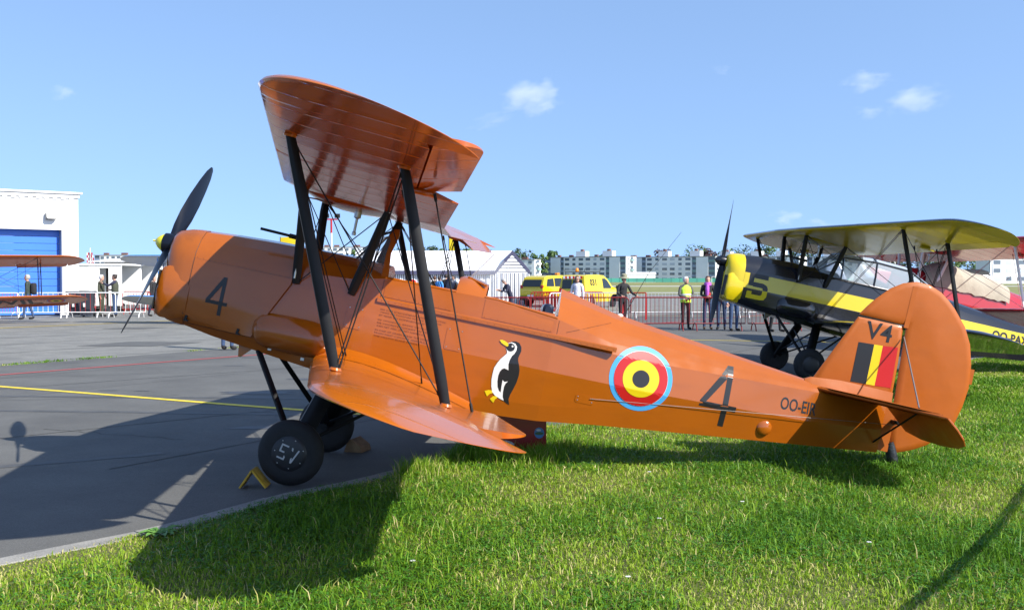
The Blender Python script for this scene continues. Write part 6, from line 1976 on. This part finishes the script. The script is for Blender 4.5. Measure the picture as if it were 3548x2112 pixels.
# tufts by the chest and under the belly
for cx_, cy_, n_, r_, hh in ((-.25, 8.95, 900, .22, .2), (.25, 8.95, 700, .2, .17), (.55, 9.6, 500, .25, .16), (-.75, 8.35, 500, .3, .18), (.1, 8.8, 700, .3, .18), (-2.35, 6.25, 500, .12, .12)):
    q = rs.normal(size=(n_, 2)) * r_ * .5 + np.array([cx_, cy_])
    q = q[inside(q[:, 0], q[:, 1] - .1)]
    sets.append(blades(q, hh * .4, hh, .0032, .55, dry=.15))
build_blades('grass', sets, g_m, 'mown green grass of the lawn in the foreground')
# clover: small three-leaf rosettes
def clover(P_, s0, s1):
    n = len(P_)
    s = s0 + (s1 - s0) * rs.rand(n)
    h = rs.uniform(.012, .045, n)
    quads = []
    a0 = rs.rand(n) * 6.28
    for k in range(3):
        a = a0 + k * 2.094
        dx, dy = np.cos(a), np.sin(a)
        c = np.stack([P_[:, 0], P_[:, 1], h + .004], 1)
        o = c + np.stack([dx * s, dy * s, s * rs.uniform(-.2, .5, n)], 1)
        sd = np.stack([-dy * s * .42, dx * s * .42, s * .1 * rs.normal(size=n)], 1)
        m_ = c * .45 + o * .55
        quads.append(np.stack([c, m_ - sd, o, m_ + sd], 1))
    return np.concatenate(quads)
cp = np.concatenate([scatter(52000, 4.4, 9.0, .9), scatter(16000, 8.5, 13)])
pt = patches(cp[:, 0], cp[:, 1]); cp = cp[rs.rand(len(cp)) > (pt * 1.25) ** 1.5]
Q = clover(cp, .010, .019); n = len(Q)
me = bpy.data.meshes.new('clover')
me.from_pydata(Q.reshape(-1, 3).tolist(), [], np.arange(4 * n).reshape(n, 4).tolist())
at = me.attributes.new('tone', 'FLOAT', 'FACE'); at.data.foreach_set('value', np.clip(rs.normal(.35, .2, n), 0, .9).astype('f'))
me.materials.append(grass_material('clover_leaves', [(.040, .14, .014), (.075, .21, .024), (.13, .29, .035), (.20, .36, .055)], .25))
o = bpy.data.objects.new('clover', me); col.objects.link(o); tag(o, 'patches of clover leaves among the mown grass', 'clover', kind='stuff')
# broad-leaved weed by the kerb and a few daisies
wd = empty('weed', (-2.18, 6.30, 0)); tag(wd, 'broad-leaved weed growing at the kerb', 'weed')
for k in range(11):
    a = k * .57 + .2; L_ = random.uniform(.10, .19)
    m = MB(); rg = []
    for t_, w_ in ((0, .006), (.3, .022), (.6, .028), (.85, .016), (1, .002)):
        r_ = L_ * t_; zz_ = .01 + L_ * (.75 * t_ - .55 * t_ * t_)
        rg.append([Vector((math.cos(a) * r_ - math.sin(a) * w_ * q, math.sin(a) * r_ + math.cos(a) * w_ * q, zz_ + abs(q) * w_ * .4)) for q in (-1, -.5, 0, .5, 1)])
    m.loft(rg, closed=False); m.build('leaf', mat('weed_leaf', (.10, .22, .045), .5, var=.15, vscale=30), wd, smooth=60)
for i, (x_, y_) in enumerate(((.95, 6.6), (1.1, 8.2), (.6, 5.3), (-.55, 5.6), (2.1, 6.0), (1.6, 7.1))):
    d_ = empty('daisy', (x_, y_, 0)); tag(d_, 'tiny white daisy flower in the lawn', 'daisy', 'daisies in the lawn')
    m = MB(); m.tube([(0, 0, 0), (.004, 0, .05)], .0015, n=5); m.build('stem', mat('weed_leaf', (.1, .22, .045), .5), d_)
    m = MB()
    for k in range(9):
        a = k * .698; m.ellipsoid((.004 + .009 * math.cos(a), .009 * math.sin(a), .052), (.007, .003, .0015), 6, 4, Matrix.Rotation(a, 3, 'Z'))
    m.build('petals', print_white, d_)
# weeds in the joint between asphalt and concrete
nj = 9000
t_ = rs.rand(nj) * 32 - 8
keep = (np.sin(t_ * 1.3) + np.sin(t_ * 3.1 + 1) + .6 * np.sin(t_ * 7)) > .1
t_ = t_[keep]
J_ = np.stack([B0[0] + bd[0] * t_ + rs.normal(0, .07, len(t_)), B0[1] + bd[1] * t_ + rs.normal(0, .07, len(t_))], 1)
build_blades('joint_weeds', [blades(J_, .012, .05, .006, 1.1, dry=.2)], g_m, 'thin strip of weeds in the paving joint')

# ================================================================ clouds: small bodies of vapour far beyond the field
def cloud_mat(name, dens, seed, thr):
    m = bpy.data.materials.new(name); m.use_nodes = True
    nt = m.node_tree; nt.nodes.clear()
    out = nt.nodes.new('ShaderNodeOutputMaterial'); pv = nt.nodes.new('ShaderNodeVolumePrincipled')
    pv.inputs['Color'].default_value = (.97, .97, .97, 1); pv.inputs['Anisotropy'].default_value = .0
    tc = nt.nodes.new('ShaderNodeTexCoord')
    ln = nt.nodes.new('ShaderNodeVectorMath'); ln.operation = 'LENGTH'; nt.links.new(tc.outputs['Object'], ln.inputs[0])
    sq = nt.nodes.new('ShaderNodeMath'); sq.operation = 'POWER'; nt.links.new(ln.outputs['Value'], sq.inputs[0]); sq.inputs[1].default_value = 1.6
    ad = nt.nodes.new('ShaderNodeVectorMath'); ad.operation = 'ADD'; nt.links.new(tc.outputs['Object'], ad.inputs[0]); ad.inputs[1].default_value = (seed * 3.7, seed * 1.3, seed)
    nz = nt.nodes.new('ShaderNodeTexNoise'); nz.inputs['Scale'].default_value = 1.6; nz.inputs['Detail'].default_value = 5; nz.inputs['Roughness'].default_value = .55
    nt.links.new(ad.outputs[0], nz.inputs['Vector'])
    a = nt.nodes.new('ShaderNodeMath'); a.operation = 'MULTIPLY_ADD'; nt.links.new(nz.outputs['Fac'], a.inputs[0]); a.inputs[1].default_value = 2.6; a.inputs[2].default_value = -1.3 + thr
    b = nt.nodes.new('ShaderNodeMath'); b.operation = 'SUBTRACT'; nt.links.new(a.outputs[0], b.inputs[0]); nt.links.new(sq.outputs[0], b.inputs[1])
    c = nt.nodes.new('ShaderNodeMath'); c.operation = 'MULTIPLY'; nt.links.new(b.outputs[0], c.inputs[0]); c.inputs[1].default_value = dens; 
    d = nt.nodes.new('ShaderNodeMath'); d.operation = 'MAXIMUM'; nt.links.new(c.outputs[0], d.inputs[0]); d.inputs[1].default_value = 0
    nt.links.new(d.outputs[0], pv.inputs['Density']); nt.links.new(pv.outputs[0], out.inputs['Volume'])
    return m
CD = 2000.0
for i, (px_, py_, wx_, hy_, tilt, dens, thr, lb) in enumerate((
    (1838, 345, 120, 62, -14, .024, .48, 'small bright cumulus cloud right of the upper wing'), (1690, 410, 110, 30, -14, .010, .35, 'faint wisp trailing from the bright cumulus cloud'),
    (3050, 258, 100, 42, -8, .014, .45, 'faint cloud puff, the upper of the pair over the black biplane'), (3245, 312, 130, 55, -12, .013, .50, 'cloud puff, the lower and brighter of the pair over the black biplane'), (3110, 345, 90, 30, -5, .010, .35, 'thin wisp beside the brighter cloud puff'),
    (72, 260, 60, 36, -8, .014, .4, 'tiny cloud wisp above the hangar'), (2835, 728, 75, 32, 0, .016, .5, 'low cloud puff above the black upper wing, left'), (2990, 748, 60, 26, 5, .014, .5, 'low cloud puff above the black upper wing, right'), (2610, 130, 60, 26, 0, .007, .4, 'very faint wisp high in the sky'))):
    s_ = CD / 3550.0
    m = MB(); m.box((0, 0, 0), (2, 2, 2))
    o = m.build('cloud', cloud_mat('cloud_vapour_%d' % i, dens, i + 1.0, thr), smooth=0)
    o.location = ((px_ - 1774) * s_, CD + 40 * i, 1.6 + (965 - py_) * s_)
    o.scale = (wx_ * s_ * 1.25, wx_ * s_ * .8, hy_ * s_ * 1.35)
    o.rotation_euler = (0, R(tilt), 0)
    tag(o, lb, 'cloud', 'small clouds in the sky')
